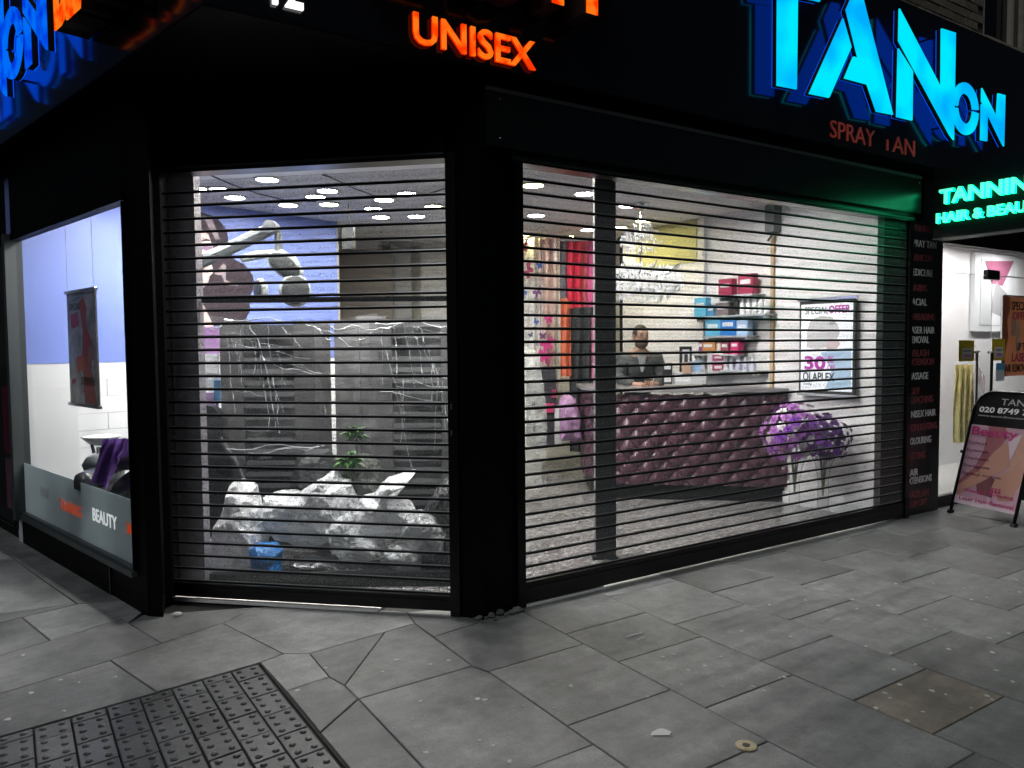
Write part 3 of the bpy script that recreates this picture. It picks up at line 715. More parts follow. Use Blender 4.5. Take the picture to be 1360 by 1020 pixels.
for i, p in enumerate([gnd(x, y, CZ - .006) for x, y in WL] + [Vector((q.x, q.y, CZ - .006)) for q in extra]):
    if dw is None: dw = downlight('round white downlight set in the salon ceiling', 'white downlights in the salon ceiling', LAMPW, p)
    else: dup(dw, p)
fw_ = None; LAMPF = M('lamp_added_fill', (.8, .8, .8), emit=(1, .985, .95), es=1450)  # unseen lamps added to throw striped light through the shutters onto the pavement
for q in (FR.P(-.35, .95, 0), FR.P(.3, .95, 0), FR.P(1.1, .95, 0), FR.P(1.9, .95, 0), FR.P(2.7, .95, 0), FD.P(-.4, .8, 0), FD.P(-1.1, .8, 0), FL.P(-.4, .6, 0), FL.P(-1.2, .6, 0), FL.P(-1.7, .7, 0)):
    p = (q.x, q.y, CZ - .006)
    if fw_ is None: fw_ = downlight('small unseen spotlight added behind the shop windows to light the pavement', 'added window spotlights', LAMPF, p, .043)
    else: dup(fw_, p)
yw = None
for x, y in YL:
    p = gnd(x, y, CZ - .006)
    if yw is None: yw = downlight('round yellowish downlight set in the salon ceiling', 'yellowish downlights in the salon ceiling', LAMPY, p)
    else: dup(yw, p)

# ================================================================== SALON, BEHIND THE CORNER DOOR
def boxat(b, x0, y0, x1, y1, Y, dep):
    a, c = at(x0, y1, Y), at(x1, y0, Y); return b.box(a.x, c.x, Y, Y + dep, a.z, c.z)
def polyat(b, pts, Y, dep):
    q = [at(x, y, Y) for x, y in pts]; return b.prism([(p.x, p.z) for p in q], Y, Y + dep)
df = thing('glazed_door_frame', 'black door post and cross rail standing behind the corner shutter', 'door frame', W, tuple(gnd(248, 780, .012)))
a, c = at(229, 400, 4.78), at(265, 400, 4.78)
build(MB().box(a.x, c.x, 4.74, 4.84, .013, CZ - .002), 'post', M('post_dark', (.20, .185, .215), .35, bump=(40, .5), var=(30, .3)), df)
a, c = at(268, 402.5, 4.78), at(600, 395, 4.78)
build(MB().box(a.x + .002, -.385, 4.77, 4.82, a.z, c.z + .01), 'cross_rail', SATIN, df)
build(MB().box(a.x + .002, -.385, 4.77, 4.82, .013, .10), 'foot_rail', SATIN, df)
a = at(268, 402.5, 4.78)
build(MB().box(a.x - .215, a.x - .20, 4.73, 4.7395, .013, CZ - .002), 'post_seal', M('grey_seal', (.25, .25, .26), .5), df)
# portrait on the blue wall: flat print
def w1(pts): return [FW1.side(x, y) if 0 else None for x, y in pts]
def onw1(x, y): return FW1.on(x, y, -.004)
mu = thing('wall_portrait', 'large print of a dark haired woman on the blue wall behind the corner door', 'wall print', FW1, (1.7, 0, 1.5))
def prt(name, pts, k, mat):
    q = [onw1(x, y) for x, y in pts]; build(MB().prism(q, -.004 - .002 * k, -.0035 - .002 * k), name, mat, mu)
prt('hair', [(230, 292), (268, 282), (287, 288), (301, 305), (305, 330), (312, 345), (326, 352), (336, 366), (338, 382), (330, 396), (333, 412), (326, 424), (300, 432), (270, 434), (230, 434)], 0, HAIRP)
prt('face', [(230, 300), (262, 300), (277, 312), (283, 330), (284, 345), (281, 352), (284, 360), (279, 366), (276, 376), (268, 384), (268, 400), (284, 434), (230, 434)], 1, SKINP)
prt('eye', [(266, 330), (273, 325), (281, 327), (282, 330), (273, 333)], 2, M('print_eye', (.2, .12, .2), .5))
prt('eyebrow', [(262, 322), (274, 317), (282, 320), (274, 320)], 2, HAIRP)
prt('lips', [(262, 352), (268, 352), (271, 356), (266, 359), (262, 358)], 2, M('print_lips', (.32, .06, .30), .5))
prt('hair_strand', [(284, 364), (296, 350), (300, 352), (300, 372), (318, 380), (300, 379), (294, 366)], 2, M('print_strand', (.25, .2, .22), .5))
prt('hair_strand', [(268, 284), (282, 292), (292, 318), (286, 318), (276, 300)], 2, M('print_strand'))
prt('shoulder', [(262, 434), (285, 434), (312, 450), (318, 470), (262, 474)], 1, M('print_dress', (.24, .13, .30), .5))
# hair processor on its arm
HY = 5.9
hp = thing('hair_processor', 'white jointed salon lamp with three round heads near the blue wall', 'salon lamp', W, tuple(at(250, 640, HY)))
ARM = M('pale_grey_plastic', (.17, .19, .20), .35); HEAD = M('white_shell', (.40, .43, .41), .3); FACE = M('dark_grille', (.03, .035, .035), .4, bump=(200, .5))
q = lambda x, y, dy=0: at(x, y, HY + dy)
build(MB().tube([q(245, 358), q(362, 303)], [.055, .05], 8), 'arm', ARM, hp)
build(MB().lathe(q(363, 303, -.05), [(.01, -.0), (.05, .004), (.05, .1), (.01, .104)], 12, 'y'), 'joint', M('grey_joint', (.16, .18, .19), .4), hp)
build(MB().tube([q(366, 303), q(370, 312), q(370, 326), q(369, 342)], .033, 8), 'arm', ARM, hp)
build(MB().tube([q(320, 344), q(345, 338), q(372, 336), q(390, 345), q(402, 364)], [.03, .034, .036, .03, .016], 8), 'yoke', HEAD, hp)
build(MB().tube([q(245, 360), q(240, 480), q(240, 700)], .03, 8), 'pole', ARM, hp)
def head(x, y, rx, ry, tilt, dy=0):
    b = MB(); b.lathe((0, 0, 0), [(.3, -.5), (.8, -.42), (1, -.1), (.97, .15), (.8, .3)], 14, 'y')
    f = MB(); f.lathe((0, 0, 0), [(.85, .3), (.8, .36), (.3, .40), (.05, .38)], 14, 'y')
    c = q(x, y, dy); M_ = Matrix.Translation(c) @ Matrix.Rotation(tilt[1], 4, 'Z') @ Matrix.Rotation(tilt[0], 4, 'Y') @ Matrix.Diagonal((rx, (rx + ry) / 2, ry, 1))
    for k in (b, f): k.v = [M_ @ p for p in k.v]
    h = build(b, 'lamp_head', HEAD, hp, smooth=True); build(f, 'grille', FACE, h, smooth=True)
head(378, 353, .155, .085, (.62, .15))
head(346, 384, .075, .085, (0, -.75))
head(392, 386, .125, .13, (0, .35), .0)
# wrapped racks
RACK = M('rack_metal', (.085, .082, .085), .4, var=(6, .2)); SLATM = M('rack_slat', (.12, .12, .125), .25)
def rack(label, x0, xm, x1, y0, Y, dep):
    a, c = at(x0, y0, Y), at(x1, y0, Y); zt = a.z; xm_ = at(xm, y0, Y).x
    th = thing('tanning_cabinet', label, 'cabinet', W, ((a.x + c.x) / 2, Y, .013))
    build(MB().cbox(a.x, xm_ - .003, Y, Y + dep, .013, zt, .012), 'side_panel', RACK, th)
    build(MB().cbox(c.x - .16, c.x, Y, Y + dep, .013, zt, .012), 'side_panel', RACK, th)
    build(MB().box(xm_, c.x - .163, Y + .06, Y + dep, .013, zt - .02), 'back_panel', DKGREY, th)
    z = .12
    while z < zt - .05:
        build(MB().cbox(xm_, c.x - .163, Y + .005, Y + .055, z, z + .035, .006), 'slat', SLATM, th); z += .088
    return th
rack('tall dark slatted cabinet wrapped in clear film behind the corner door', 291, 321, 417, 428, 5.75, .5)
rack('second dark slatted cabinet beside the corner column, under clear film', 490, 520, 612, 424, 5.9, .6)
pn = thing('leaning_board', 'tall grey boards leaning upright between the two wrapped cabinets', 'board', W, tuple(at(478, 715, 6.3)))
for x0, x1, y0, dy in ((449, 476, 426, 0), (478, 511, 420, .1)):
    b = MB(); boxat(b, x0, y0, x1, 702, 6.3 + dy, .03); build(b, 'board', M('grey_board', (.19, .187, .19), .5, var=(5, .25), bump=(20, .3)), pn)
FILM = see_through('clear_film', (.82, .84, .86), .06, .12, ((6.5, 6.5, 1.7), .60, .86))
FILM2 = see_through('clear_film_dense', (.78, .8, .82), .08, .12, ((4, 4, 7), .5, .9))
def film(label, x0, x1, y0, y1, Y, seed, sag, mat=None, nu=46, nv=30, base=None):
    def fn(i, j):
        x = x0 + (x1 - x0) * i; y = y0 + (y1 - y0) * j + sag * sin(pi * i) * (1 - j)
        p = at(x, y, Y); w_ = noise.fractal(Vector((p.x * 3 + seed, p.z * 1.4, seed)), 1, 2, 4) * .07 + .05 * abs(sin(p.x * 9 + 3 * noise.noise(Vector((p.x * 4, p.z * 3, seed)))))
        return p + Vector((0, w_ - .12 * j, 0))
    o = build(MB().grid(fn, nu, nv), 'plastic_sheet', mat or FILM, None, W, tuple(at((x0 + x1) / 2, y1, Y)), smooth=True); tag(o, label, 'plastic sheet'); return o
film('clear plastic sheet hanging wrinkled over the taller cabinet', 262, 500, 415, 606, 5.5, 3.1, 14)
film('clear plastic sheet draped over the cabinet nearest the column', 470, 612, 424, 640, 5.62, 8.7, 9)
# bunched film edge: ropes of creased plastic along the top
ROPE = M('creased_film', (.42, .44, .46), .15, spec=.7)
def rope(pts, Y, r, par):
    ps = [at(x, y, Y) + Vector((rnd.uniform(-.01, .01), rnd.uniform(-.02, .02), rnd.uniform(-.008, .008))) for x, y in pts]
    return build(MB().tube(ps, [r * rnd.uniform(.5, 1.3) for _ in ps], 5), 'crease', ROPE, par)
for p0, p1 in (((275, 436), (330, 424)), ((300, 424), (400, 428)), ((330, 426), (352, 478)), ((375, 434), (402, 462)), ((400, 424), (442, 452)), ((412, 428), (470, 462)), ((440, 434), (500, 437)), ((470, 452), (530, 428)),
               ((500, 428), (600, 432)), ((548, 440), (582, 500)), ((560, 440), (588, 520)), ((352, 480), (366, 570)), ((362, 500), (372, 575)), ((300, 596), (430, 590)), ((330, 602), (420, 594)), ((580, 500), (598, 570)), ((548, 432), (566, 445))):
    n = 7; rope([(p0[0] + (p1[0] - p0[0]) * k / n, p0[1] + (p1[1] - p0[1]) * k / n + 3 * sin(k * 1.3)) for k in range(n + 1)], 5.42, .0052, bpy.data.objects['plastic_sheet'])
dc = thing('salon_chair', 'black salon chair pushed in behind the door post', 'chair', W, tuple(gnd(285, 742, .013)))
for nm_, pts_, dep_ in (('seat', [(250, 600), (292, 590), (306, 600), (306, 622), (256, 630)], .4), ('backrest', [(250, 535), (282, 540), (296, 556), (298, 592), (252, 604)], .1), ('base', [(256, 640), (280, 625), (296, 630), (288, 705), (262, 716)], .3)):
    q_ = [at(x, y, 5.62) for x, y in pts_]; build(MB().prism([(p_.x, p_.z) for p_ in q_], 5.62, 5.62 + dep_), nm_, BLEATH, dc)
b = MB(); b.tube([at(292, 582, 5.55), at(312, 612, 5.5), at(334, 662, 5.45)], .022, 8); build(b, 'arm', BK_ if 0 else DKGREY, dc)
fc_ = random.Random(11)
for k in range(34):
    side = k % 2; x0 = fc_.uniform(300, 425) if side == 0 else fc_.uniform(500, 590); y0 = fc_.uniform(425, 520); L_ = fc_.uniform(30, 110); sl_ = fc_.uniform(-.1, .55) if k % 3 else fc_.uniform(1.5, 3)
    rope([(min(x0 + L_ * sl_ * j / 5 * (.5 if sl_ < 1 else .35), 606), y0 + L_ * j / 5 * (1 if sl_ < 1 else .18) + 2 * sin(j * 1.9 + k)) for j in range(6)], 5.44, fc_.uniform(.002, .0045), bpy.data.objects['plastic_sheet'])
ct_ = thing('storage_case', 'charcoal case standing on end between the door post and the taller cabinet', 'case', W, tuple(gnd(276, 716, .013)))
a, c = at(250, 716, 5.9), at(292, 545, 5.9); build(MB().cbox(a.x, c.x, 5.9, 6.15, .013, c.z, .015), 'shell', DKGREY, ct_)
build(MB().tube([(a.x + .08, 6.0, c.z), (a.x + .08, 6.0, c.z + .06), (c.x - .06, 6.0, c.z + .06), (c.x - .06, 6.0, c.z)], .012, 6), 'handle', BLEATH, ct_)
# bags on the floor
BAGM = see_through('white_bag', (.85, .87, .9), .80, .22, ((14, 14, 18), .4, .85))
BAGD = see_through('grey_bag', (.65, .68, .7), .6, .2, ((20, 20, 24), .4, .85))
def bag(label, pts, Y, dep, seed, mat=BAGM, name='plastic_bag', tie=None, cat='bag', amp=.05):
    """a filled sack: its outline gives the silhouette, rounded to a real depth, creased all over"""
    q = [at(x, y, Y) for x, y in pts]; cx = sum(p.x for p in q) / len(q); cz = sum(p.z for p in q) / len(q); n = len(q)
    def out(a):
        k = a * n; i = int(k) % n; f = k - int(k); p, r_ = q[i], q[(i + 1) % n]; return p.x + (r_.x - p.x) * f - cx, p.z + (r_.z - p.z) * f - cz
    b = MB(); NU, NV = 64, 30; k0 = len(b.v)
    for j in range(NV + 1):
        ph = -pi / 2 + pi * j / NV; cr = cos(ph) ** .6
        for i in range(NU):
            dx, dz = out(i / NU); p = Vector((cx + dx * cr, Y + dep * (.5 + .5 * sin(ph)), cz + dz * cr))
            w_ = noise.fractal(p * 7.5 + Vector((seed, 0, 0)), 1.0, 2.1, 5); rr = 1 - abs(noise.noise(p * 7 + Vector((0, seed, 0)))) * 2
            p += Vector((dx, dep * sin(ph) * .5, dz)) * (amp * 2.2 * w_) + Vector((0, -.022 * rr, .0)); p.z = max(p.z, .014); b.v.append(p)
    f = [(j * NU + i, j * NU + (i + 1) % NU, (j + 1) * NU + (i + 1) % NU, (j + 1) * NU + i) for j in range(NV) for i in range(NU)]
    b.f += f; b.m += [0] * len(f)
    o = build(b, name, mat, None, W, (cx, Y + dep / 2, .014)); tag(o, label, cat); return o
bag('pale bubble wrap sack slumped against the door post', [(236, 775), (262, 735), (283, 690), (296, 648), (306, 640), (325, 655), (338, 690), (342, 730), (345, 772), (290, 776)], 4.95, .4, 1.2)
bag('large white plastic bag with its neck pulled up to a point', [(338, 700), (336, 668), (352, 662), (372, 670), (402, 652), (424, 636), (432, 632), (438, 646), (452, 650), (452, 690), (444, 722), (400, 738), (352, 728)], 5.05, .5, 4.4)
bag('white plastic bag with a long twisted neck lying to the right', [(462, 690), (470, 668), (492, 662), (505, 645), (530, 634), (548, 633), (540, 644), (516, 660), (512, 672), (545, 684), (552, 704), (530, 722), (490, 730), (466, 716)], 5.0, .45, 7.7)
bag('half full white bag squashed between the two big white ones', [(430, 700), (434, 660), (446, 640), (460, 646), (470, 664), (474, 700), (452, 708)], 5.3, .3, 51.)
bag('torn clear bag spilling towards the corner column', [(528, 716), (536, 692), (556, 684), (578, 690), (592, 716), (588, 744), (548, 744)], 4.92, .3, 57., BAGD)
bag('crumpled grey plastic bag in front of the white ones', [(432, 722), (438, 702), (458, 694), (476, 712), (496, 722), (502, 744), (480, 756), (450, 750), (436, 742)], 4.9, .3, 9.1, BAGD, amp=.12)
bag('low crumpled clear bag by the corner column', [(510, 740), (525, 728), (550, 730), (560, 744), (552, 766), (520, 768)], 4.9, .25, 12.3, BAGD, amp=.12)
BLUEB = M('blue_bag', (.015, .16, .46), .3, bump=(70, .8), var=(40, .4))
bag('bright blue bundle in bubble wrap on the floor', [(326, 770), (328, 734), (338, 726), (358, 726), (370, 736), (368, 768), (350, 774)], 4.88, .2, 15., BLUEB, 'wrapped_bundle', cat='bundle', amp=.05)
DARKB = M('dark_bag', (.03, .032, .034), .18, bump=(30, .9), spec=.8)
bag('black refuse sack slumped beside the corner column', [(555, 765), (550, 720), (560, 680), (575, 656), (588, 648), (602, 660), (606, 720), (606, 768)], 5.0, .5, 18., DARKB, 'refuse_sack', amp=.1)
bag('low black sack lying along the foot of the shutter', [(370, 776), (378, 750), (430, 748), (470, 758), (530, 762), (560, 772), (560, 782), (380, 782)], 4.85, .3, 21., DARKB, 'refuse_sack', amp=.1)
bag('dark wrapped seat in clear film behind the white bags', [(378, 650), (384, 618), (400, 603), (430, 600), (440, 622), (440, 655), (410, 664)], 5.5, .4, 23., DKGREY, 'wrapped_bundle', cat='bundle', amp=.04)
bag('grey wrapped bundle standing behind the white bags', [(440, 690), (436, 640), (450, 612), (480, 606), (500, 616), (506, 660), (500, 694)], 5.45, .4, 27., M('olive_wrap', (.09, .095, .085), .3, bump=(30, .8)), 'wrapped_bundle', cat='bundle', amp=.06)
# green plants
LEAF = M('leaf', (.06, .16, .035), .45, var=(20, .3))
def plant(label, x, y, Y, r, n):
    c = at(x, y, Y); th = thing('potted_plant', label, 'plant', W, (c.x, Y, .013)); b = MB()
    b.lathe((c.x, Y, .0), [(.09, .014), (.12, .25), (.125, .26), (.05, .262)], 12); build(b, 'pot', DKGREY, th)
    build(MB().tube([(c.x, Y, .26), (c.x + .01, Y, c.z - r * .4)], [.012, .008], 6), 'stem', M('stem_green', (.09, .12, .05), .6), th)
    lf = MB()
    for i in range(n):
        a, e = rnd.uniform(0, 2 * pi), rnd.uniform(-.6, 1.2); d = Vector((cos(a) * cos(e), sin(a) * cos(e), sin(e))); k = c + Vector((0, 0, -r * .3)); k.y = Y
        L_ = r * rnd.uniform(.6, 1.1); sd = d.cross(Vector((0, 0, 1))).normalized() * L_ * .16; t = k + d * L_ - Vector((0, 0, L_ * .25)); mdl = k + d * L_ * .55 + Vector((0, 0, L_ * .05))
        lf.add([k, mdl - sd, t, mdl + sd], [(0, 1, 2), (0, 2, 3)])
    build(lf, 'leaves', LEAF, th)
plant('bright green leafy plant between the wrapped cabinets', 472, 572, 5.6, .13, 46)
plant('dull green plant half hidden behind the white bags', 463, 606, 5.4, .13, 40)
# small bright bits by the post
sm = thing('towel_dispenser', 'white wall towel holder low beside the door post', 'dispenser', W, tuple(at(278, 530, 6.2)))
b = MB(); boxat(b, 268, 470, 290, 520, 6.2, .1); build(b, 'cover', WHITEP, sm)
b = MB(); boxat(b, 284.5, 505, 292, 535, 6.15, .049); build(b, 'label', BLUEM, sm)
b = MB(); boxat(b, 270, 522, 284, 546, 6.2, .1); build(b, 'tray', M('lilac_plastic', (.4, .25, .5), .4), sm)
# monitor arm and cable under the ceiling
def cable(label, pts, r=.006):
    ps = [gnd(x, y, CZ - .012 - .02 * (k % 2)) for k, (x, y) in enumerate(pts)]
    o = build(MB().tube(ps, r, 5), 'ceiling_cable', M('black_cable', (.01, .01, .01), .5), None, W, tuple(ps[0])); tag(o, label, 'cable')
cable('black cable clipped across the ceiling from the door post', [(280, 233), (310, 246), (345, 258), (380, 266), (420, 268)])
cable('black cable looping between downlights near the corner column', [(428, 232), (440, 236), (470, 250), (497, 260), (540, 262), (566, 258), (594, 250)])
bar = thing('hanging_camera', 'small dark camera hanging on a thin rod from the ceiling', 'camera', W, tuple(at(463, 300, 7.2)))
p = at(463, 300, 7.2); build(MB().tube([(p.x, p.y, CZ - .002), (p.x, p.y, p.z)], .006, 6), 'rod', M('black_cable'), bar)
build(MB().cbox(p.x - .05, p.x + .05, p.y - .06, p.y + .06, p.z - .22, p.z + .002, .015), 'body', FACE, bar)

# ================================================================== SALON, BEHIND THE LONG SHUTTER
p = gnd(804, 740, .012)
ps = thing('window_post', 'thick black square post standing inside the long shuttered window', 'post', W, (p.x, p.y, .012))
build(MB().cbox(p.x - .072, p.x + .072, p.y - .05, p.y + .05, .013, CZ - .002, .006), 'shaft', M('post_black', (.014, .014, .016), .35, var=(40, .3)), ps)
build(MB().box(p.x - .077, p.x - .0725, p.y - .05, p.y + .05, .013, CZ - .002), 'edge_trim', M('grey_seal'), ps)
build(MB().slab([(p.x - .10, p.y - .07), (p.x + .085, p.y - .07), (p.x + .085, p.y + .06), (p.x - .10, p.y + .06)], .0125, .03, .006), 'foot_plate', SATIN, ps)
# reception desk, buttoned front
DESK = M('plum_leather', (.082, .034, .052), .26, spec=.7, bump=(140, .12), var=(5, .15))
path = [at(1046, 510, 7.23), at(980, 510, 7.3), at(900, 510, 7.38), at(830, 510, 7.46), at(800, 510, 7.6), at(782, 510, 7.9), at(774, 510, 8.5)]
path = [Vector((q.x, q.y, 0)) for q in path]
def cr(pts, s):
    n = len(pts) - 1; k = min(int(s * n), n - 1); f = s * n - k; P0, P1, P2, P3 = pts[max(k - 1, 0)], pts[k], pts[k + 1], pts[min(k + 2, n)]
    return .5 * ((2 * P1) + (P2 - P0) * f + (2 * P0 - 5 * P1 + 4 * P2 - P3) * f * f + (3 * P1 - P0 - 3 * P2 + P3) * f ** 3)
smp = [cr(path, i / 240) for i in range(241)]; cum = [0.]
for a, b_ in zip(smp[:-1], smp[1:]): cum.append(cum[-1] + (b_ - a).length)
LT = cum[-1]
def along(s):
    s = max(0, min(LT, s)); k = 0
    lo, hi = 0, 239
    while lo < hi:
        m_ = (lo + hi + 1) // 2
        if cum[m_] <= s: lo = m_
        else: hi = m_ - 1
    f = (s - cum[lo]) / max(1e-9, cum[lo + 1] - cum[lo]); q = smp[lo].lerp(smp[lo + 1], f); d = (smp[lo + 1] - smp[lo]).normalized(); return q, Vector((d.y, -d.x, 0)) * -1
ZT = 1.085
dk = thing('reception_desk', 'curved reception desk with deep buttoned plum upholstery', 'desk', W, (1.9, 7.9, .013))
dw_, dh_ = .19, .21
def tuft(i, j):
    s, z = i * LT, .17 + (ZT - .19) * j; q, nrm = along(s); a = s / dw_ + z / dh_; c = s / dw_ - z / dh_
    h = (abs(sin(pi * a)) * abs(sin(pi * c))) ** .6; nn = nrm if nrm.y < 0 or nrm.x < -.5 else -nrm
    seam = min(1, abs(s - 1.02) / .012); return q + nn * (.04 * h * (.4 + .6 * seam)) + Vector((0, 0, z - .012 * h))
build(MB().grid(tuft, 230, 64), 'upholstered_front', DESK, dk, smooth=True)
bt = MB()
for a_ in range(-14, 40):
    for c_ in range(-30, 20):
        s = (a_ + c_) * dw_ / 2; z = (a_ - c_) * dh_ / 2
        if .02 < s < LT - .02 and .19 < z < ZT - .04:
            q, nrm = along(s); nn = nrm if nrm.y < 0 or nrm.x < -.5 else -nrm; bt.ball(q + nn * .006 + Vector((0, 0, z)), .012, 6, 4)
o = build(bt, 'buttons', DESK, dk); o['kind'] = 'stuff'
def ribbon(z0, z1, d0, d1):
    k = [along(LT * i / 60) for i in range(61)]; pts = []
    for q, n_ in k: nn = n_ if n_.y < 0 or n_.x < -.5 else -n_; pts.append((q + nn * d1, q - nn * d0))
    b = MB()
    for (a, c), (e, g) in zip(pts[:-1], pts[1:]):
        v = [Vector((p_.x, p_.y, z)) for z in (z0, z1) for p_ in (a, c, g, e)]; b.add(v, [(0, 1, 2, 3), (7, 6, 5, 4), (0, 3, 7, 4), (1, 5, 6, 2)])
    return b
build(ribbon(ZT, ZT + .035, .45, .075), 'worktop', M('grey_worktop', (.26, .25, .26), .25), dk)
build(ribbon(.0125, .165, .02, -.02), 'plinth', M('plinth_black', (.02, .02, .022), .3), dk)
# things on the desk
def small(name, label, cat, x0, y0, x1, y1, Y, mat, dep=.08, group=None, extra=None):
    th = thing(name, label, cat, W, tuple(at((x0 + x1) / 2, y1, Y)), group); b = MB(); a, c = at(x0, y1, Y), at(x1, y0, Y); b.cbox(a.x, c.x, Y, Y + dep, a.z, c.z, .004)
    build(b, 'body', mat, th)
    for k, (u0, v0, u1, v1, mt, nm) in enumerate(extra or []):
        X0, X1 = a.x + (c.x - a.x) * u0, a.x + (c.x - a.x) * u1; Z0, Z1 = c.z + (a.z - c.z) * v1, c.z + (a.z - c.z) * v0
        build(MB().box(X0, X1, Y - .003 - .001 * k, Y - .0005 - .001 * k, Z0, Z1), nm, mt, th)
    return th
BK = M('matt_black', (.012, .012, .012), .5); DEFP = WHITEP
small('picture_frame', 'small black framed picture standing on the desk behind the counter top', 'picture frame', 903, 460, 919, 494, 7.75, BK, .03, None, [(.2, .12, .8, .75, WHITEP, 'mount'), (.35, .3, .65, .62, DKGREY, 'picture')])
small('price_card', 'white card with two crimson panels standing on the counter', 'card', 940, 469, 967, 496, 7.7, WHITEP, .02, None, [(.22, .08, .76, .38, PINKM, 'panel'), (.22, .46, .76, .86, PINKM, 'panel'), (.32, .16, .68, .26, WHITEP, 'lettering'), (.32, .62, .68, .76, WHITEP, 'lettering')])
small('card_machine', 'black and white payment machine on the counter by the man', 'card machine', 881, 482, 893, 510, 7.6, BK, .06, None, [(.1, .08, .8, .3, WHITEP, 'keypad'), (.1, .58, .85, .9, WHITEP, 'receipt')])
small('leaflet_holder', 'clear holder of pale leaflets lying along the counter', 'leaflet holder', 896, 494, 938, 510, 7.62, M('clear_acrylic', (.6, .62, .63), .2), .1, None, [(.05, .2, .5, .8, WHITEP, 'leaflet'), (.55, .2, .95, .8, M('pale_grey'), 'leaflet')])
small('cup', 'tan paper cup beside the framed picture', 'cup', 907, 481, 918, 496, 7.6, M('tan_card', (.42, .28, .2), .6), .06)
small('tissue_box', 'pale blue box next to the white card on the counter', 'box', 919, 480, 931, 496, 7.65, M('pale_blue', (.3, .45, .65), .5), .08)
# shelves and products on the party wall
def sh_pt(x, y): return FP.side(x, y) if 0 else FP.on(x, y, 0)
shf = thing('wall_shelves', 'glass display shelves of hair products on the white wall', 'shelves', FP, (-1.6, -.2, 1.15))
ROWS = [(955, 1008, 392), (925, 1024, 419), (940, 1000, 446), (922, 985, 470), (920, 1012, 491)]
SH = []
for x0, x1, y in ROWS:
    t0, z0 = FP.on(x0, y, -.1); t1, z1 = FP.on(x1, y, -.1); z = (z0 + z1) / 2; SH.append(z)
    build(MB().cbox(t0, t1, -.19, -.002, z - .018, z, .003), 'shelf', M('glass_shelf', (.42, .45, .46), .15), shf)
    for t in (t0 + .06, t1 - .06): build(MB().box(t - .008, t + .008, -.15, -.001, z - .05, z - .019), 'bracket', STEEL, shf)
PGROUP = 'hair products on the wall shelves'
def product(kind, label, row, x, w, h, mat, cap=None, v=-.12):
    t = FP.on(x, 440, v)[0]; z = SH[row]; th = thing(kind, label, kind.split('_')[-1], FP, (t, v, z), PGROUP)
    if kind.endswith('bottle'):
        build(MB().lathe((t, v, z), [(w * .5, .0), (w * .5, h * .68), (w * .28, h * .78), (w * .2, h * .8)], 10), 'bottle_body', mat, th)
        build(MB().lathe((t, v, z), [(w * .22, h * .8), (w * .22, h)], 8), 'cap', cap or BK, th)
    else:
        build(MB().cbox(t - w / 2, t + w / 2, v - .04, v + .04, z, z + h, .004), 'carton', mat, th)
        build(MB().box(t - w * .34, t + w * .34, v - .0425, v - .0405, z + h * .5, z + h * .72), 'print', cap or WHITEP, th)
MAR = M('maroon_card', (.30, .012, .06), .45); CYB = M('sky_blue_card', (.10, .40, .60), .4); TANB = M('orange_print', (.5, .22, .07), .5)
product('gift_box', 'first maroon gift box on the top shelf', 0, 966, .17, .17, MAR); product('gift_box', 'second maroon gift box on the top shelf nearer the poster', 0, 993, .18, .2, MAR)
product('product_box', 'tall sky blue box at the far end of the second shelf', 1, 933, .16, .2, CYB); product('product_box', 'shorter blue box beside the tall sky blue one', 1, 947, .09, .11, BLUEM)
product('product_box', 'grey patterned box in the middle of the second shelf', 1, 962, .17, .13, M('grey_print', (.16, .13, .13), .5, var=(60, .6)))
product('product_bottle', 'dark bottle between the grey box and the white bottles', 1, 978, .06, .2, BK)
for n_, x in zip(('first', 'second', 'third', 'fourth', 'last'), (986, 994, 1002, 1010, 1018)): product('product_bottle', n_ + ' white bottle from the dark one on the second shelf', 1, x, .055, .16, WHITEP, WHITEP)
product('product_box', 'light blue carton at the far end of the third shelf', 2, 950, .2, .17, CYB); product('product_box', 'deep blue carton with white print on the third shelf', 2, 970, .2, .19, M('deep_blue_card', (.01, .15, .5), .4)); product('product_box', 'pale blue carton at the near end of the third shelf', 2, 989, .14, .15, M('pale_blue'))
product('product_box', 'purple carton on the fourth shelf', 3, 934, .05, .15, M('purple_card', (.2, .03, .2), .5)); product('product_box', 'orange and brown picture carton on the fourth shelf', 3, 944, .17, .14, TANB); product('product_bottle', 'cream bottle on the fourth shelf', 3, 957, .08, .15, M('cream_plastic', (.55, .5, .45), .4))
product('product_box', 'dark red carton on the fourth shelf', 3, 966, .1, .14, M('dark_red_card', (.2, .03, .05), .5)); product('product_box', 'bright magenta carton at the near end of the fourth shelf', 3, 979, .1, .15, M('hot_magenta', (.5, .01, .12), .5))
for n_, x in zip(('first', 'second', 'third', 'fourth', 'fifth', 'last'), (926, 934, 972, 981, 990, 1000)): product('product_bottle', n_ + ' pale lilac bottle along the lowest shelf from its far end', 4, x, .055, .13, M('pale_lilac', (.55, .55, .68), .4), WHITEP)
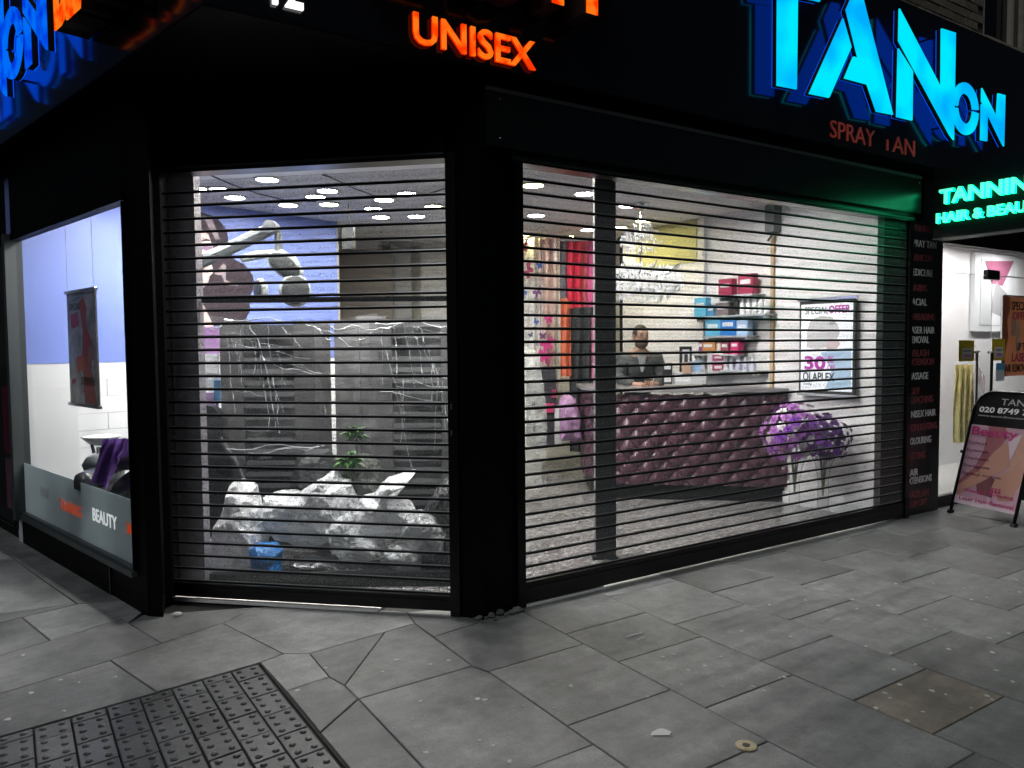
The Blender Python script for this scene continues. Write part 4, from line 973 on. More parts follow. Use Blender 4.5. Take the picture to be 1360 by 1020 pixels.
# poster on the party wall
pst = thing('wall_poster', 'white framed special offer poster with magenta 30 on the white wall', 'poster', FP, (-.57, -.03, 1.5))
(t0, za), (t1, zc) = FP.on(1063, 521, -.06), FP.on(1133, 401, -.06); zb2 = FP.on(1133, 521, -.06)[1]; zt2 = zc
pc = lambda u, w_: (t0 + (t1 - t0) * u, zt2 + (zb2 - zt2) * w_)
build(MB().box(t0 - .02, t1 + .02, -.055, -.03, zb2 - .025, zt2 + .03), 'frame', BK, pst)
build(MB().cbox(t0 - .03, t1 + .05, -.075, -.0555, zt2 + .03, zt2 + .055, .004), 'top_rail', STEEL, pst)
build(MB().cbox(t0 - .03, t1 + .05, -.075, -.0555, zb2 - .05, zb2 - .026, .004), 'bottom_rail', STEEL, pst)
build(MB().box(t0, t1, -.0585, -.0555, zb2, zt2), 'sheet', M('poster_white_glow', (.72, .75, .78), .4, emit=(.85, .92, 1), es=.5), pst)  # paper sheet given its own glow to read bright
def pz(pts, mat, k, nm): build(MB().prism([pc(u, w_) for u, w_ in pts], -.0585 - .001 * k, -.0582 - .001 * k + .0004), nm, mat, pst)
pz([(.12, .3), (.2, .18), (.4, .14), (.62, .16), (.72, .24), (.76, .34), (.7, .42), (.74, .5), (.6, .54), (.5, .5), (.3, .52), (.12, .5)], M('poster_face', (.60, .60, .62), .5), 1, 'face_print')
pz([(.5, .42), (.62, .38), (.72, .42), (.78, .46), (.72, .5), (.52, .52)], M('poster_lips', (.62, .5, .52), .5), 2, 'lips_print')
pz([(.55, .22), (.66, .2), (.68, .23), (.58, .25)], M('mid_grey'), 2, 'brow_print')
pz([(.4, .56), (.98, .5), (.98, .97), (.5, .97), (.62, .76)], M('poster_sky', (.42, .6, .78), .5), 1, 'blue_print')
def ptx(body, u0, u1, wb, wt, mat, bold=.01):
    a, c = pc(u0, wb), pc(u1, wt); whole, _ = text(body, a[0], c[0], a[1], c[1], -.0625, -.061, bold); build(whole, 'lettering', mat, pst)
MAG = M('magenta_ink', (.42, .02, .34), .5)
ptx('SPECIAL', .08, .54, .115, .03, BK, -.004); ptx('OFFER', .55, .96, .115, .025, MAG, .03); ptx('30', .08, .5, .76, .60, MAG, .03); ptx('%', .54, .66, .68, .60, MAG); ptx('OFF', .54, .68, .76, .70, MAG)
ptx('OLAPLEX', .05, .68, .89, .79, BK, .02); ptx('only', .06, .24, .945, .915, BK)
build(MB().cbox(-1.12 + .02, -1.02, -.12, -.001, 2.5, 2.82, .01), 'wall_speaker', M('mid_grey'), pst) if 0 else None
spk = thing('wall_speaker', 'small grey speaker fixed high beside the wooden trim strip', 'speaker', FP, (-1.08, -.06, 2.4))
t_, z_ = FP.on(1027, 292, -.06); build(MB().cbox(t_ - .05, t_ + .05, -.12, -.002, z_ - .12, z_ + .14, .012), 'case', M('speaker_grey', (.12, .12, .125), .5), spk)
build(MB().tube([(t_, -.06, z_ - .13), (t_ - .03, -.1, z_ - .2)], .012, 6), 'bracket', BK, spk)
# chandelier
CR = M('crystal', (.75, .77, .8), .12, spec=1.0); CRD = M('crystal_dark', (.30, .30, .33), .05, spec=1., metal=.6)
cc = at(851, 300, 7.3)
ch = thing('chandelier', 'wide crystal chandelier with sparkling drops above the reception desk', 'chandelier', W, (cc.x, cc.y, CZ - .01))
build(MB().tube([(cc.x, cc.y, CZ - .002), (cc.x, cc.y, 2.05)], .012, 6).lathe((cc.x, cc.y, CZ - .06), [(.03, 0), (.07, .03), (.08, .055)], 10), 'stem', STEEL, ch)
def drops(name, n, zc_, rz, rx, mat, sz):
    b = MB()
    for i in range(n):
        a = rnd.uniform(0, 2 * pi); r_ = rx * sqrt(rnd.random()) ; z = zc_ + rnd.uniform(-1, 1) * rz * sqrt(max(.05, 1 - (r_ / rx) ** 2)); s = rnd.uniform(.6, 1.3) * sz; c = Vector((cc.x + r_ * cos(a), cc.y + r_ * sin(a), z))
        b.add([c + Vector((0, 0, s * 1.3)), c + Vector((s * .6, 0, 0)), c + Vector((0, s * .6, 0)), c - Vector((s * .6, 0, 0)), c - Vector((0, s * .6, 0)), c - Vector((0, 0, s * 1.6))], [(0, 1, 2), (0, 2, 3), (0, 3, 4), (0, 4, 1), (5, 2, 1), (5, 3, 2), (5, 4, 3), (5, 1, 4)])
    o = build(b, name, mat, ch); o['kind'] = 'stuff'
drops('upper_crystals', 160, at(851, 318, 7.3).z, .16, .2, CR, .016)
drops('crystal_drops', 900, at(848, 376, 7.3).z, .20, .42, CR, .017)
for k in range(8):
    a = 2 * pi * k / 8 + .2; d = Vector((cos(a), sin(a), 0)); b0 = Vector((cc.x, cc.y, at(851, 360, 7.3).z))
    build(MB().tube([b0, b0 + d * .14 + Vector((0, 0, -.06)), b0 + d * .3 + Vector((0, 0, -.02)), b0 + d * .4 + Vector((0, 0, .06))], .007, 5), 'arm', STEEL, ch)
# fabric and curtains on the far side
def drape(name, label, cat, x0, y0, x1, y1, Y, mat, folds, amp=.03, parent=None):
    a, c = at(x0, y1, Y), at(x1, y0, Y)
    def fn(i, j): return (a.x + (c.x - a.x) * i, Y + amp * sin(2 * pi * folds * i + .6 * sin(5 * j)) + .01 * noise.noise(Vector((i * 9, j * 4, x0))), a.z + (c.z - a.z) * j)
    g = MB().grid(fn, max(8, int(folds * 8)), 12); g2 = [p + Vector((0, .006, 0)) for p in g.v]; k = len(g.v); fs = list(g.f); g.v += g2; g.f += [tuple(i + k for i in f[::-1]) for f in fs]; g.m += [0] * len(fs)
    if parent: return build(g, name, mat, parent, smooth=True)
    o = build(g, name, mat, None, W, (a.x, Y, a.z), smooth=True); tag(o, label, cat); return o
bc = thing('butterfly_curtain', 'pale curtain scattered with coloured butterflies at the back', 'curtain', W, tuple(at(712, 560, 9.2)))
drape('cloth', 0, 0, 680, 316, 722, 600, 9.2, M('white_curtain', (.66, .66, .64), .8), 4, .03, bc)
drape('cloth', 0, 0, 718, 316, 737, 560, 9.15, M('blush_curtain', (.58, .44, .40), .8), 2, .03, bc)
drape('cloth', 0, 0, 737, 316, 746, 560, 9.18, M('ivory_curtain', (.66, .64, .58), .8), 1, .02, bc)
def bfly(x, y, s, mat, tilt):
    c = at(x, y, 9.0); b = MB()
    for sg_ in (-1, 1):
        pts = [(0, .05), (.35 * sg_, .5), (.8 * sg_, .55), (.85 * sg_, .15), (.45 * sg_, 0), (.6 * sg_, -.35), (.35 * sg_, -.6), (0, -.2)]
        b.prism([(c.x + s * (u * cos(tilt) - w_ * sin(tilt)) * .7, c.z + s * (u * sin(tilt) + w_ * cos(tilt))) for u, w_ in pts], 9.0 + .004 * (sg_ > 0), 9.003 + .004 * (sg_ > 0))
    b.tube([c + Vector((-s * .3 * sin(tilt), -.003, -s * .45)), c + Vector((s * .2 * sin(tilt), -.003, s * .5))], s * .06, 5); build(b, 'butterfly', mat, bc)
BC = [M('butterfly_crimson', (.30, .02, .08), .6), M('butterfly_blue', (.03, .10, .40), .6), M('butterfly_pink', (.55, .03, .22), .6), M('butterfly_plum', (.12, .03, .14), .6), M('butterfly_navy', (.02, .03, .1), .6)]
for x, y, s, k, t in ((695, 330, .11, 0, .4), (701, 360, .13, 0, .9), (717, 352, .07, 1, .2), (693, 390, .10, 1, -.3), (714, 388, .09, 3, .5), (690, 376, .05, 4, 0), (712, 427, .06, 1, -.5), (729, 424, .09, 2, .2), (705, 445, .05, 4, .3), (721, 446, .07, 3, 0), (727, 458, .14, 2, .3), (724, 474, .14, 2, -.2), (688, 340, .09, 4, .6), (700, 318, .05, 3, .4)):
    bfly(x, y, s, BC[k], t)
RED = M('red_cloth', (.52, .012, .045), .6); PNK = M('pink_cloth', (.52, .09, .22), .6); ORC = M('orange_cloth', (.55, .13, .06), .7); BKC = M('black_cloth', (.02, .022, .024), .7)
gr_ = thing('gown_rail', 'rail of long red pink and black gowns by the window post', 'clothes rail', W, tuple(at(768, 560, 8.6)))
drape('gown', 0, 0, 751, 318, 772, 410, 8.62, RED, 2, .03, gr_); drape('gown', 0, 0, 770, 318, 781, 412, 8.66, M('salmon_cloth', (.55, .12, .13), .6), 1, .02, gr_); drape('gown', 0, 0, 779, 320, 796, 408, 8.6, PNK, 1.5, .03, gr_)
drape('gown', 0, 0, 744, 316, 753, 400, 8.64, M('slate_cloth', (.10, .095, .11), .7), 1, .02, gr_); drape('gown', 0, 0, 745, 396, 758, 500, 8.58, ORC, 1.5, .03, gr_); drape('gown', 0, 0, 757, 408, 800, 600, 8.6, BKC, 3, .03, gr_)
build(MB().tube([at(742, 319, 8.6), at(800, 319, 8.6)], .014, 6), 'rail', STEEL, gr_)
b = MB(); boxat(b, 786, 420, 788, 505, 8.5, .02); build(b, 'ribbon', PNK, gr_)
cb = thing('display_cabinet', 'dark low cabinet with crimson tins under the butterfly curtain', 'cabinet', W, tuple(at(715, 600, 8.6)))
b = MB(); boxat(b, 700, 490, 738, 592, 8.6, .35); build(b, 'carcass', M('cabinet_dark', (.03, .028, .035), .4), cb)
for x0, y0, x1, y1 in ((722, 536, 736, 548), (733, 518, 738, 528)): b = MB(); boxat(b, x0, y0, x1, y1, 8.56, .039); build(b, 'tin', PINKM, cb)
for x0, y0, x1, y1 in ((737, 540, 745, 590),): b = MB(); boxat(b, x0, y0, x1, y1, 8.55, .05); build(b, 'door_edge', M('pale_grey'), cb)
# wrapped flower arrangement and patterned chair
FILMW = see_through('wrap_film', (.75, .77, .74), .30, .15, ((16, 16, 20), .35, .75))
bag('tall flower stand bundled in clear crinkled wrapping at the column edge', [(684, 655), (684, 470), (696, 458), (714, 470), (722, 500), (727, 560), (728, 600), (718, 625), (722, 650), (700, 662)], 7.0, .35, 31., FILMW, 'wrapped_flowers', cat='flowers', amp=.05)
LILAC = M('lilac_cloth', (.36, .20, .36), .7, bump=(20, .8), var=(9, .5))
bag('mauve patterned armchair tucked beside the curved desk end', [(746, 588), (744, 536), (752, 524), (766, 530), (774, 552), (776, 590)], 7.95, .4, 37., LILAC, 'armchair', cat='armchair', amp=.04)
# flowers in vases by the desk
def flowers(label, x, y, Y, r, n, mats, floor_):
    c = at(x, y, Y); th = thing('flower_vase', label, 'flowers', W, (c.x, Y, .013)); zt = c.z - r * .7
    build(MB().lathe((c.x, Y, 0), [(.10, .013), (.11, .03), (.05, .08), (.045, zt * .6), (.07, zt * .85), (.11, zt)], 14), 'vase', see_through('vase_glass', (.6, .62, .62), .07, .08), th, smooth=True)
    st = MB()
    for k in range(7): a = 2 * pi * k / 7; st.tube([(c.x, Y, .2), (c.x + .03 * cos(a), Y + .03 * sin(a), zt), (c.x + r * .6 * cos(a), Y + r * .6 * sin(a), c.z)], .006, 5)
    build(st, 'stems', M('stem_green'), th)
    for k in range(n):
        ga = 2.39996 * k; zz = 1 - 1.75 * (k + .5) / n; rr = sqrt(max(0, 1 - zz * zz)); q = c + Vector((cos(ga) * rr, sin(ga) * rr, zz)) * r * rnd.uniform(.8, 1.08); b = MB()
        nrm = (q - c).normalized(); e1 = nrm.cross(Vector((.1, .2, 1))).normalized(); e2 = nrm.cross(e1); s = r * rnd.uniform(.15, .24)
        for j, (np_, k2, up_) in enumerate(((6, 1., .1), (5, .6, .35), (4, .3, .5))):
            for i in range(np_):
                a = 2 * pi * i / np_ + j * .5; d = e1 * cos(a) + e2 * sin(a); w_ = nrm.cross(d); t = q + d * s * k2 + nrm * s * up_
                b.add([q + nrm * s * up_ * .2, q + (d * .6 + w_ * .42) * s * k2 + nrm * s * up_ * .5, t, q + (d * .6 - w_ * .42) * s * k2 + nrm * s * up_ * .5], [(0, 1, 2), (0, 2, 3)])
        build(b, 'bloom', mats[int(rnd.random() * len(mats)) % len(mats)], th)
FP1 = M('violet_petal', (.25, .05, .46), .6); FP2 = M('orchid_petal', (.42, .16, .50), .6); FP3 = M('white_petal', (.72, .68, .72), .6); FP4 = M('aubergine_petal', (.06, .02, .10), .6); FP5 = M('purple_petal', (.11, .035, .2), .6)
flowers('violet and white artificial flowers in a tall glass vase by the desk end', 1056, 577, 6.7, .275, 96, [FP1, FP2, FP3, FP2, FP3, FP2], 0)
flowers('dark purple artificial flowers in a vase close to the white wall', 1094, 582, 6.6, .21, 72, [FP4, FP5, FP5, FP1], 0)
# ------------------------------------------------------------------ the man behind the desk
hx, hy = at(849, 440, 8.25).x, 8.25
def L3(x, y, z): return (hx + x, hy + y, z)
pe = thing('person', 'bearded man in a dark jacket at the reception desk holding a phone', 'person', W, L3(0, .12, .013))
bv = [L3(0, .12, .95), L3(0, .06, 1.15), L3(0, -.01, 1.33), L3(0, -.05, 1.44), L3(0, -.07, 1.52), L3(0, -.08, 1.60),
      L3(-.17, -.02, 1.40), L3(-.235, -.06, 1.18), L3(-.10, -.34, 1.125), L3(-.02, -.42, 1.135), L3(.17, -.02, 1.40), L3(.24, -.06, 1.18), L3(.12, -.34, 1.125), L3(.05, -.42, 1.135),
      L3(-.10, .14, .88), L3(-.11, .12, .50), L3(-.11, .16, .10), L3(-.12, .04, .05), L3(.10, .14, .88), L3(.11, .12, .50), L3(.11, .16, .10), L3(.12, .04, .05)]
be = [(0, 1), (1, 2), (2, 3), (3, 4), (4, 5), (3, 6), (6, 7), (7, 8), (8, 9), (3, 10), (10, 11), (11, 12), (12, 13), (0, 14), (14, 15), (15, 16), (16, 17), (0, 18), (18, 19), (19, 20), (20, 21)]
br = [.15, .14, .12, .072, .052, .055, .065, .05, .035, .03, .065, .05, .035, .03, .09, .065, .045, .035, .09, .065, .045, .035]
bm_ = skin(bv, be, br, 'body', 1); body = MB(); body.add([v.co.copy() for v in bm_.vertices], [tuple(p_.vertices) for p_ in bm_.polygons])
hc = Vector(L3(0, -.10, 1.635)); k0 = len(body.v); body.ball((0, 0, 0), 1, 22, 16)
turn = Matrix.Rotation(.28, 3, 'Z')
for i in range(k0, len(body.v)):
    p_ = body.v[i].copy(); x, y, z = p_
    f = max(0, -y); jaw = 1 - .25 * max(0, -z) ** 1.5
    X, Y_, Z = x * .077 * jaw, y * .098 * (1 - .12 * max(0, -z)), z * .122
    if f > .5:
        Y_ -= .024 * math.exp(-((x / .16) ** 2 + ((z + .12) / .17) ** 2)) + .01 * math.exp(-((x / .4) ** 2 + ((z + .75) / .2) ** 2)) - .010 * (math.exp(-(((x - .38) / .2) ** 2 + ((z - .12) / .13) ** 2)) + math.exp(-(((x + .38) / .2) ** 2 + ((z - .12) / .13) ** 2)))
        Y_ -= .006 * math.exp(-((z - .3) / .12) ** 2)
    body.v[i] = hc + turn @ Vector((X, Y_, Z))
for sx in (-1, 1): k1 = len(body.v); body.ball((0, 0, 0), (.012, .022, .034), 8, 6); body.v[k1:] = [hc + turn @ (v + Vector((sx * .078, .01, -.005))) for v in body.v[k1:]]
for sx, wr in ((-1, Vector(L3(-.02, -.42, 1.135))), (1, Vector(L3(.05, -.42, 1.135)))):      # hands: palm and five curled fingers each
    hv, he, hr = [tuple(wr), tuple(wr + Vector((-sx * .03, -.045, .005)))], [(0, 1)], [.026, .032]
    hm = skin(hv, he, hr, 'palm', 1); body.add([v.co.copy() for v in hm.vertices], [tuple(p_.vertices) for p_ in hm.polygons])
    for k in range(4):
        a = wr + Vector((-sx * .035, -.06, .03 - .019 * k)); ln = [.042, .048, .045, .036][k]
        body.tube([a - Vector((0, -.02, 0)), a + Vector((-sx * .01, -ln * .7, 0)), a + Vector((-sx * .028, -ln * 1.0, .004)), a + Vector((-sx * .048, -ln * .8, .006))], [.0095, .009, .008, .006], 7)
    a = wr + Vector((-sx * .03, -.03, .03)); body.tube([a, a + Vector((-sx * .02, -.02, .028)), a + Vector((-sx * .04, -.035, .034))], [.011, .010, .007], 7)
build(body, 'body', SKIN, pe, smooth=True)
hb = MB(); hb.ball((0, 0, 0), 1, 20, 12)
hb.v = [hc + turn @ Vector((p_.x * .083, .012 + p_.y * .104, .028 + p_.z * .105)) for p_ in hb.v]
fs = [f for f in hb.f if all(((turn.transposed() @ (hb.v[i] - hc)).y > -.055 or (turn.transposed() @ (hb.v[i] - hc)).z > .075) and (turn.transposed() @ (hb.v[i] - hc)).z > -.05 for i in f)]
hb.f = fs; hb.m = [0] * len(fs); build(hb, 'hair', HAIR, pe, smooth=True)
bd = MB(); bd.ball((0, 0, 0), 1, 18, 10); bd.v = [hc + turn @ Vector((p_.x * .068, -.014 + p_.y * .094, -.076 + p_.z * .05)) for p_ in bd.v]; build(bd, 'beard', M('beard_hair', (.075, .05, .042), .8), pe, smooth=True)
for sx in (-1, 1):
    e_ = build(MB().ball(hc + turn @ Vector((sx * .031, -.084, .014)), (.011, .006, .006), 8, 6), 'eye', M('eye_dark', (.03, .02, .02), .2), pe)
    build(MB().ball(hc + turn @ Vector((sx * .031, -.088, .036)), (.019, .006, .005), 8, 5), 'eyebrow', HAIR, pe)
build(MB().ball(hc + turn @ Vector((0, -.107, -.055)), (.022, .006, .006), 8, 5), 'mouth', M('lip', (.28, .10, .09), .5), pe)
JK = M('jacket', (.05, .055, .055), .6, bump=(25, .6), var=(7, .3))
jm = skin([bv[i] for i in (0, 1, 2, 3, 6, 7, 8, 10, 11, 12)], [(0, 1), (1, 2), (2, 3), (3, 4), (4, 5), (5, 6), (3, 7), (7, 8), (8, 9)], [.17, .172, .185, .135, .108, .08, .055, .108, .08, .055], 'jacket', 1)
put('jacket', jm, JK, pe); jm.transform(Matrix.Translation(-Vector(CTX[pe.name][1])))
sh_ = MB(); q0 = L3(0, 0, 0); sh_.prism([(hx - .05, 1.47), (hx + .05, 1.47), (hx + .03, 1.36), (hx + .008, 1.26), (hx - .008, 1.26), (hx - .03, 1.36)], hy - .205, hy - .10); build(sh_, 'shirt', M('grey_shirt', (.30, .31, .32), .7), pe)
tm = skin([bv[i] for i in (0, 14, 15, 16, 18, 19, 20)], [(0, 1), (1, 2), (2, 3), (0, 4), (4, 5), (5, 6)], [.16, .105, .08, .065, .105, .08, .065], 'trousers', 1)
put('trousers', tm, BKC, pe); tm.transform(Matrix.Translation(-Vector(CTX[pe.name][1])))
for sx in (-1, 1): build(MB().cbox(hx + sx * .115 - .05, hx + sx * .115 + .05, hy - .06, hy + .22, .013, .10, .02), 'shoe', BK, pe)
ph = build(MB().cbox(hx - .03, hx + .045, hy - .50, hy - .49, 1.125, 1.20, .006), 'mobile_phone', BK, None, W, L3(0, -.5, 1.12)); tag(ph, 'black mobile phone held in both hands above the desk', 'phone')
# ================================================================== BEHIND THE OPEN SIDE WINDOW
hgp = thing('hanging_poster', 'tall dark red poster hung on wires inside the side window', 'poster', FL, (-1.2, .2, 1.1))
V_ = .22
c4_ = [FL.on(x, y, V_) for x, y in ((87, 389), (125, 384), (132, 541), (95, 536))]
ht0, ht1 = (c4_[0][0] + c4_[3][0]) / 2, (c4_[1][0] + c4_[2][0]) / 2; hz1, hz0 = (c4_[0][1] + c4_[1][1]) / 2, (c4_[2][1] + c4_[3][1]) / 2
build(MB().box(ht0, ht1, V_, V_ + .006, hz0, hz1), 'sheet', M('poster_dark', (.38, .39, .42), .3, var=(6, .7)), hgp)
for z in (hz0, hz1): build(MB().cbox(ht0 - .02, ht1 + .03, V_ - .012, V_ + .012, z - .012, z + .012, .003), 'rail', STEEL, hgp)
build(MB().box(ht1, ht1 + .012, V_ - .004, V_ + .008, hz0 + .012, hz1 - .012), 'edge', STEEL, hgp)
for t in (ht0 + .03, ht1 - .02): build(MB().tube([(t, V_, hz1 + .012), (t, V_, CZ - .003)], .0025, 5), 'wire', M('wire_grey', (.25, .25, .3), .4), hgp)
hp_ = lambda u, w_: (ht0 + (ht1 - ht0) * u, hz1 + (hz0 - hz1) * w_)
def hpr(pts, mat, k=1): build(MB().prism([hp_(*q) for q in pts], V_ - .001 * k - .0006, V_ - .001 * k), 'print', mat, hgp)
hpr([(.45, .1), (.6, .05), (.7, .15), (.68, .3), (.85, .45), (.8, .7), (.95, .98), (.55, .98), (.5, .6), (.55, .35)], M('print_red', (.42, .05, .04), .4)); hpr([(.12, .2), (.4, .18), (.42, .3), (.14, .33)], M('print_crimson', (.55, .05, .12), .4))
hpr([(.3, .58), (.55, .55), (.6, .68), (.32, .72)], M('print_scarlet', (.65, .09, .04), .4), 2); hpr([(.7, .5), (.9, .48), (.92, .6), (.72, .62)], M('print_tan', (.35, .2, .12), .4), 2); hpr([(.1, .78), (.25, .76), (.25, .8), (.1, .83)], PNK, 2); hpr([(.5, .85), (.7, .84), (.7, .88), (.5, .89)], PNK, 2)
hpr([(.1, .08), (.6, .03), (.6, .05), (.1, .1)], M('print_blue', (.12, .2, .4), .3), 2)
for bdy, u0, u1, wb, wt in (('SPECIAL', .12, .5, .16, .1), ('SUMMER', .45, .9, .82, .75)):
    a, c = hp_(u0, wb), hp_(u1, wt); whole, _ = text(bdy, a[0], c[0], a[1], c[1], V_ - .004, V_ - .003, .0); build(whole, 'lettering', BK, hgp)
wc = thing('backwash_chair', 'black leather backwash chair under the purple towel in the side window', 'chair', W, tuple(gnd(140, 700, .013)))
CY = 5.15
def cush(nm, pts, dep, dy, seed, mat=BLEATH):
    q = [at(x, y, CY + dy) for x, y in pts]; b = MB(); n = len(q); cx = sum(p_.x for p_ in q) / n; cz = sum(p_.z for p_ in q) / n; rings = ((.0, .80), (.12, .95), (.3, 1.), (.7, 1.), (.88, .95), (1., .80))
    for d_, s_ in rings: b.v += [Vector((cx + (p_.x - cx) * s_, CY + dy + dep * d_, cz + (p_.z - cz) * s_)) for p_ in q]
    f = [(r_ * n + i, r_ * n + (i + 1) % n, (r_ + 1) * n + (i + 1) % n, (r_ + 1) * n + i) for r_ in range(5) for i in range(n)] + [tuple(range(n))[::-1], tuple(range(5 * n, 6 * n))]
    b.f += f; b.m += [0] * len(f); build(b, nm, mat, wc, smooth=True)
GLEATH = M('grey_leather', (.045, .05, .055), .25, spec=.6)
cush('foot_rest', [(95, 640), (97, 630), (104, 627), (116, 630), (124, 640), (122, 660), (96, 652)], .45, -.1, 1, GLEATH)
cush('seat', [(104, 618), (110, 607), (126, 604), (150, 606), (152, 628), (128, 632), (108, 628)], .5, .15, 2, M('pale_leather', (.16, .18, .19), .3))
cush('backrest', [(138, 660), (148, 638), (166, 626), (196, 622), (200, 690), (150, 690)], .5, .0, 3, GLEATH)
cush('arm_rest', [(150, 606), (200, 604), (200, 624), (154, 626)], .12, -.05, 4)
build(MB().tube([at(152, 604, CY - .06), at(154, 618, CY - .06), at(152, 628, CY - .06)], .012, 6), 'arm_bracket', STEEL, wc)
build(MB().tube([at(140, 632, CY + .3), Vector((at(140, 632, CY + .3).x, CY + .3, .02))], .08, 10), 'pedestal', STEEL, wc)
bs = thing('wash_basin', 'white ceramic hair wash basin on a chrome stay behind the leather chair', 'basin', W, tuple(at(132, 590, 5.75)))
c = at(134, 581, 5.75); build(MB().lathe((c.x, c.y, c.z), [(.03, -.06), (.08, -.045), (.13, -.0), (.14, .012), (.12, .013), (.06, -.03)], 18), 'bowl', M('ceramic', (.8, .81, .82), .12), bs, smooth=True)
build(MB().tube([at(121, 586, 5.7), at(125, 602, 5.7)], .012, 6), 'stay', STEEL, bs)
build(MB().tube([(c.x, c.y, c.z - .07), (c.x, c.y, .013)], .035, 8), 'column', STEEL, bs)
TWP = [((136, 584), (128, 610), (119, 641)), ((145, 584), (138, 612), (131, 640)), ((152, 583), (147, 614), (143, 652)), ((157, 583), (155, 604), (150, 630)), ((162, 583), (163, 598), (160, 606)), ((178, 582), (180, 596), (178, 606)), ((200, 580), (200, 594), (200, 606))]
def tw(i, j):
    k = i * (len(TWP) - 1); a = min(int(k), len(TWP) - 2); f = k - a
    def pt(r_, jj): m_ = jj * 2; e_ = min(int(m_), 1); g_ = m_ - e_; return (r_[e_][0] + (r_[e_ + 1][0] - r_[e_][0]) * g_, r_[e_][1] + (r_[e_ + 1][1] - r_[e_][1]) * g_)
    p0, p1 = pt(TWP[a], j), pt(TWP[a + 1], j); x, y = p0[0] + (p1[0] - p0[0]) * f, p0[1] + (p1[1] - p0[1]) * f
    q = at(x, y, CY - .14); return q + Vector((0, .035 * sin(i * 22 + j * 2) - .02 * j, 0))
g = MB().grid(tw, 36, 14); k = len(g.v); g.f += [tuple(i + k for i in f[::-1]) for f in g.f]; g.v += [p_ + Vector((0, .008, .002)) for p_ in g.v]; g.m += [0] * (len(g.f) - len(g.m))
tag(build(g, 'towel', PURPLE, None, W, tuple(at(140, 640, CY - .14)), smooth=True), 'purple towel hung over the arm of the leather chair', 'towel')
# unlit poster case further along
pcx = thing('poster_case', 'unlit poster case with dim pink pictures at the left edge of the facade', 'poster case', FL, (-2.75, 0, .13))
build(MB().box(-3.3, -2.45, -.012, .019, .10, 2.38), 'back_board', M('case_black', (.006, .006, .007), .4), pcx)
(ta, za_), (tb2, zc_) = FL.on(5, 600, -.014), FL.on(24, 694, -.014)
build(MB().box(-2.72, -2.52, -.0145, -.0125, .24, .66), 'picture', M('dim_print', (.10, .045, .07), .5, var=(7, .5)), pcx)
build(MB().box(-2.74, -2.52, -.0145, -.0125, .70, 1.25), 'picture', M('dim_print_red', (.07, .008, .025), .5, var=(5, .5)), pcx)
build(MB().box(-2.74, -2.53, -.0145, -.0125, 1.4, 2.2), 'picture', M('dim_print_grey', (.018, .016, .018), .5, var=(4, .5)), pcx)
build(MB().tube([(-3.2, -.02, .115), (-2.5, -.02, .115), (-2.47, -.02, .15), (-2.465, -.02, 2.3)], .01, 6), 'frame', SATIN, pcx)
# ================================================================== ENTRANCE WITH GLASS DOOR
bpart('entrance_wall', MB().box(3.84, 12, 1.3, 1.4, 0, 2.9).box(12, 12.1, .0, 1.4, 0, 2.9), WHITE, FR)
bpart('entrance_ceiling', MB().box(3.84, 12, .12, 1.3, 2.75, 2.9), CEIL, FR)
efl = build(MB().box(3.84, 12, .12, 1.3, -.05, .012), 'entrance_floor', M('pale_floor', (.5, .5, .48), .3), None, FR, (5, 1, 0)); tag(efl, kind='structure')
bpart('entrance_head', MB().box(4.661, 12, .02, .10, 2.46, 3.05), BLACK, FR)
bpart('track_rail', MB().box(5.6, 9, .5, .56, 2.55, 2.62), DKGREY, FR)
bpart('entrance_plinth', MB().box(4.661, 5.30, .05, .10, -.005, .10), SATIN, FR)
gd = thing('glass_door', 'frameless glass door and side panel with yellow open cards', 'door', FR, (5.0, .1, 0))
TINT = see_through('tinted_glass', (.36, .39, .40), .34, .05)
tj = FR.on(1317, 400, .1)[0]; zt_ = FR.on(1300, 365, .1)[1]
build(MB().grid(lambda i, j: (4.662 + (tj - 4.662) * i, .1, .1 + (zt_ - .1) * j), 1, 1), 'side_panel', TINT, gd)
build(MB().grid(lambda i, j: (4.662 + (tj - 4.662) * i, .101, zt_ + .004 + (2.46 - zt_) * j), 1, 1), 'fanlight', GLASS, gd)
build(MB().grid(lambda i, j: (tj + .006 + 1.0 * i, .1, .02 + (zt_ - .02) * j), 1, 1), 'door_leaf', GLASS, gd)
build(MB().box(4.662, tj, .096, .1, zt_ - .001, zt_ + .003).box(tj, tj + .004, .096, .1, .1, zt_).box(tj + .006, tj + 1, .096, .1, zt_ + .0, zt_ + .012), 'glass_edge', M('glass_edge', (.5, .56, .55), .2), gd)
a = FR.on(1312, 358, .08); c = FR.on(1328, 372, .08); build(MB().cbox(a[0], c[0], .08, .12, c[1], a[1], .006), 'patch_hinge', SATIN, gd)
for x in (1297.5, 1317.5):
    t, z1 = FR.on(x, 468, .06); z0 = FR.on(x, 545, .06)[1]
    build(MB().tube([(t, .095, z1), (t, .06, z1), (t, .06, z0), (t, .095, z0)], .014, 8), 'pull_handle', SATIN if x > 1310 else STEEL, gd)
    build(MB().cbox(t - .05, t + .03, .05, .065, z1 - .005, z1 + .015, .003), 'handle_cap', WHITEP, gd)
YC = M('yellow_card', (.60, .44, .02), .5)
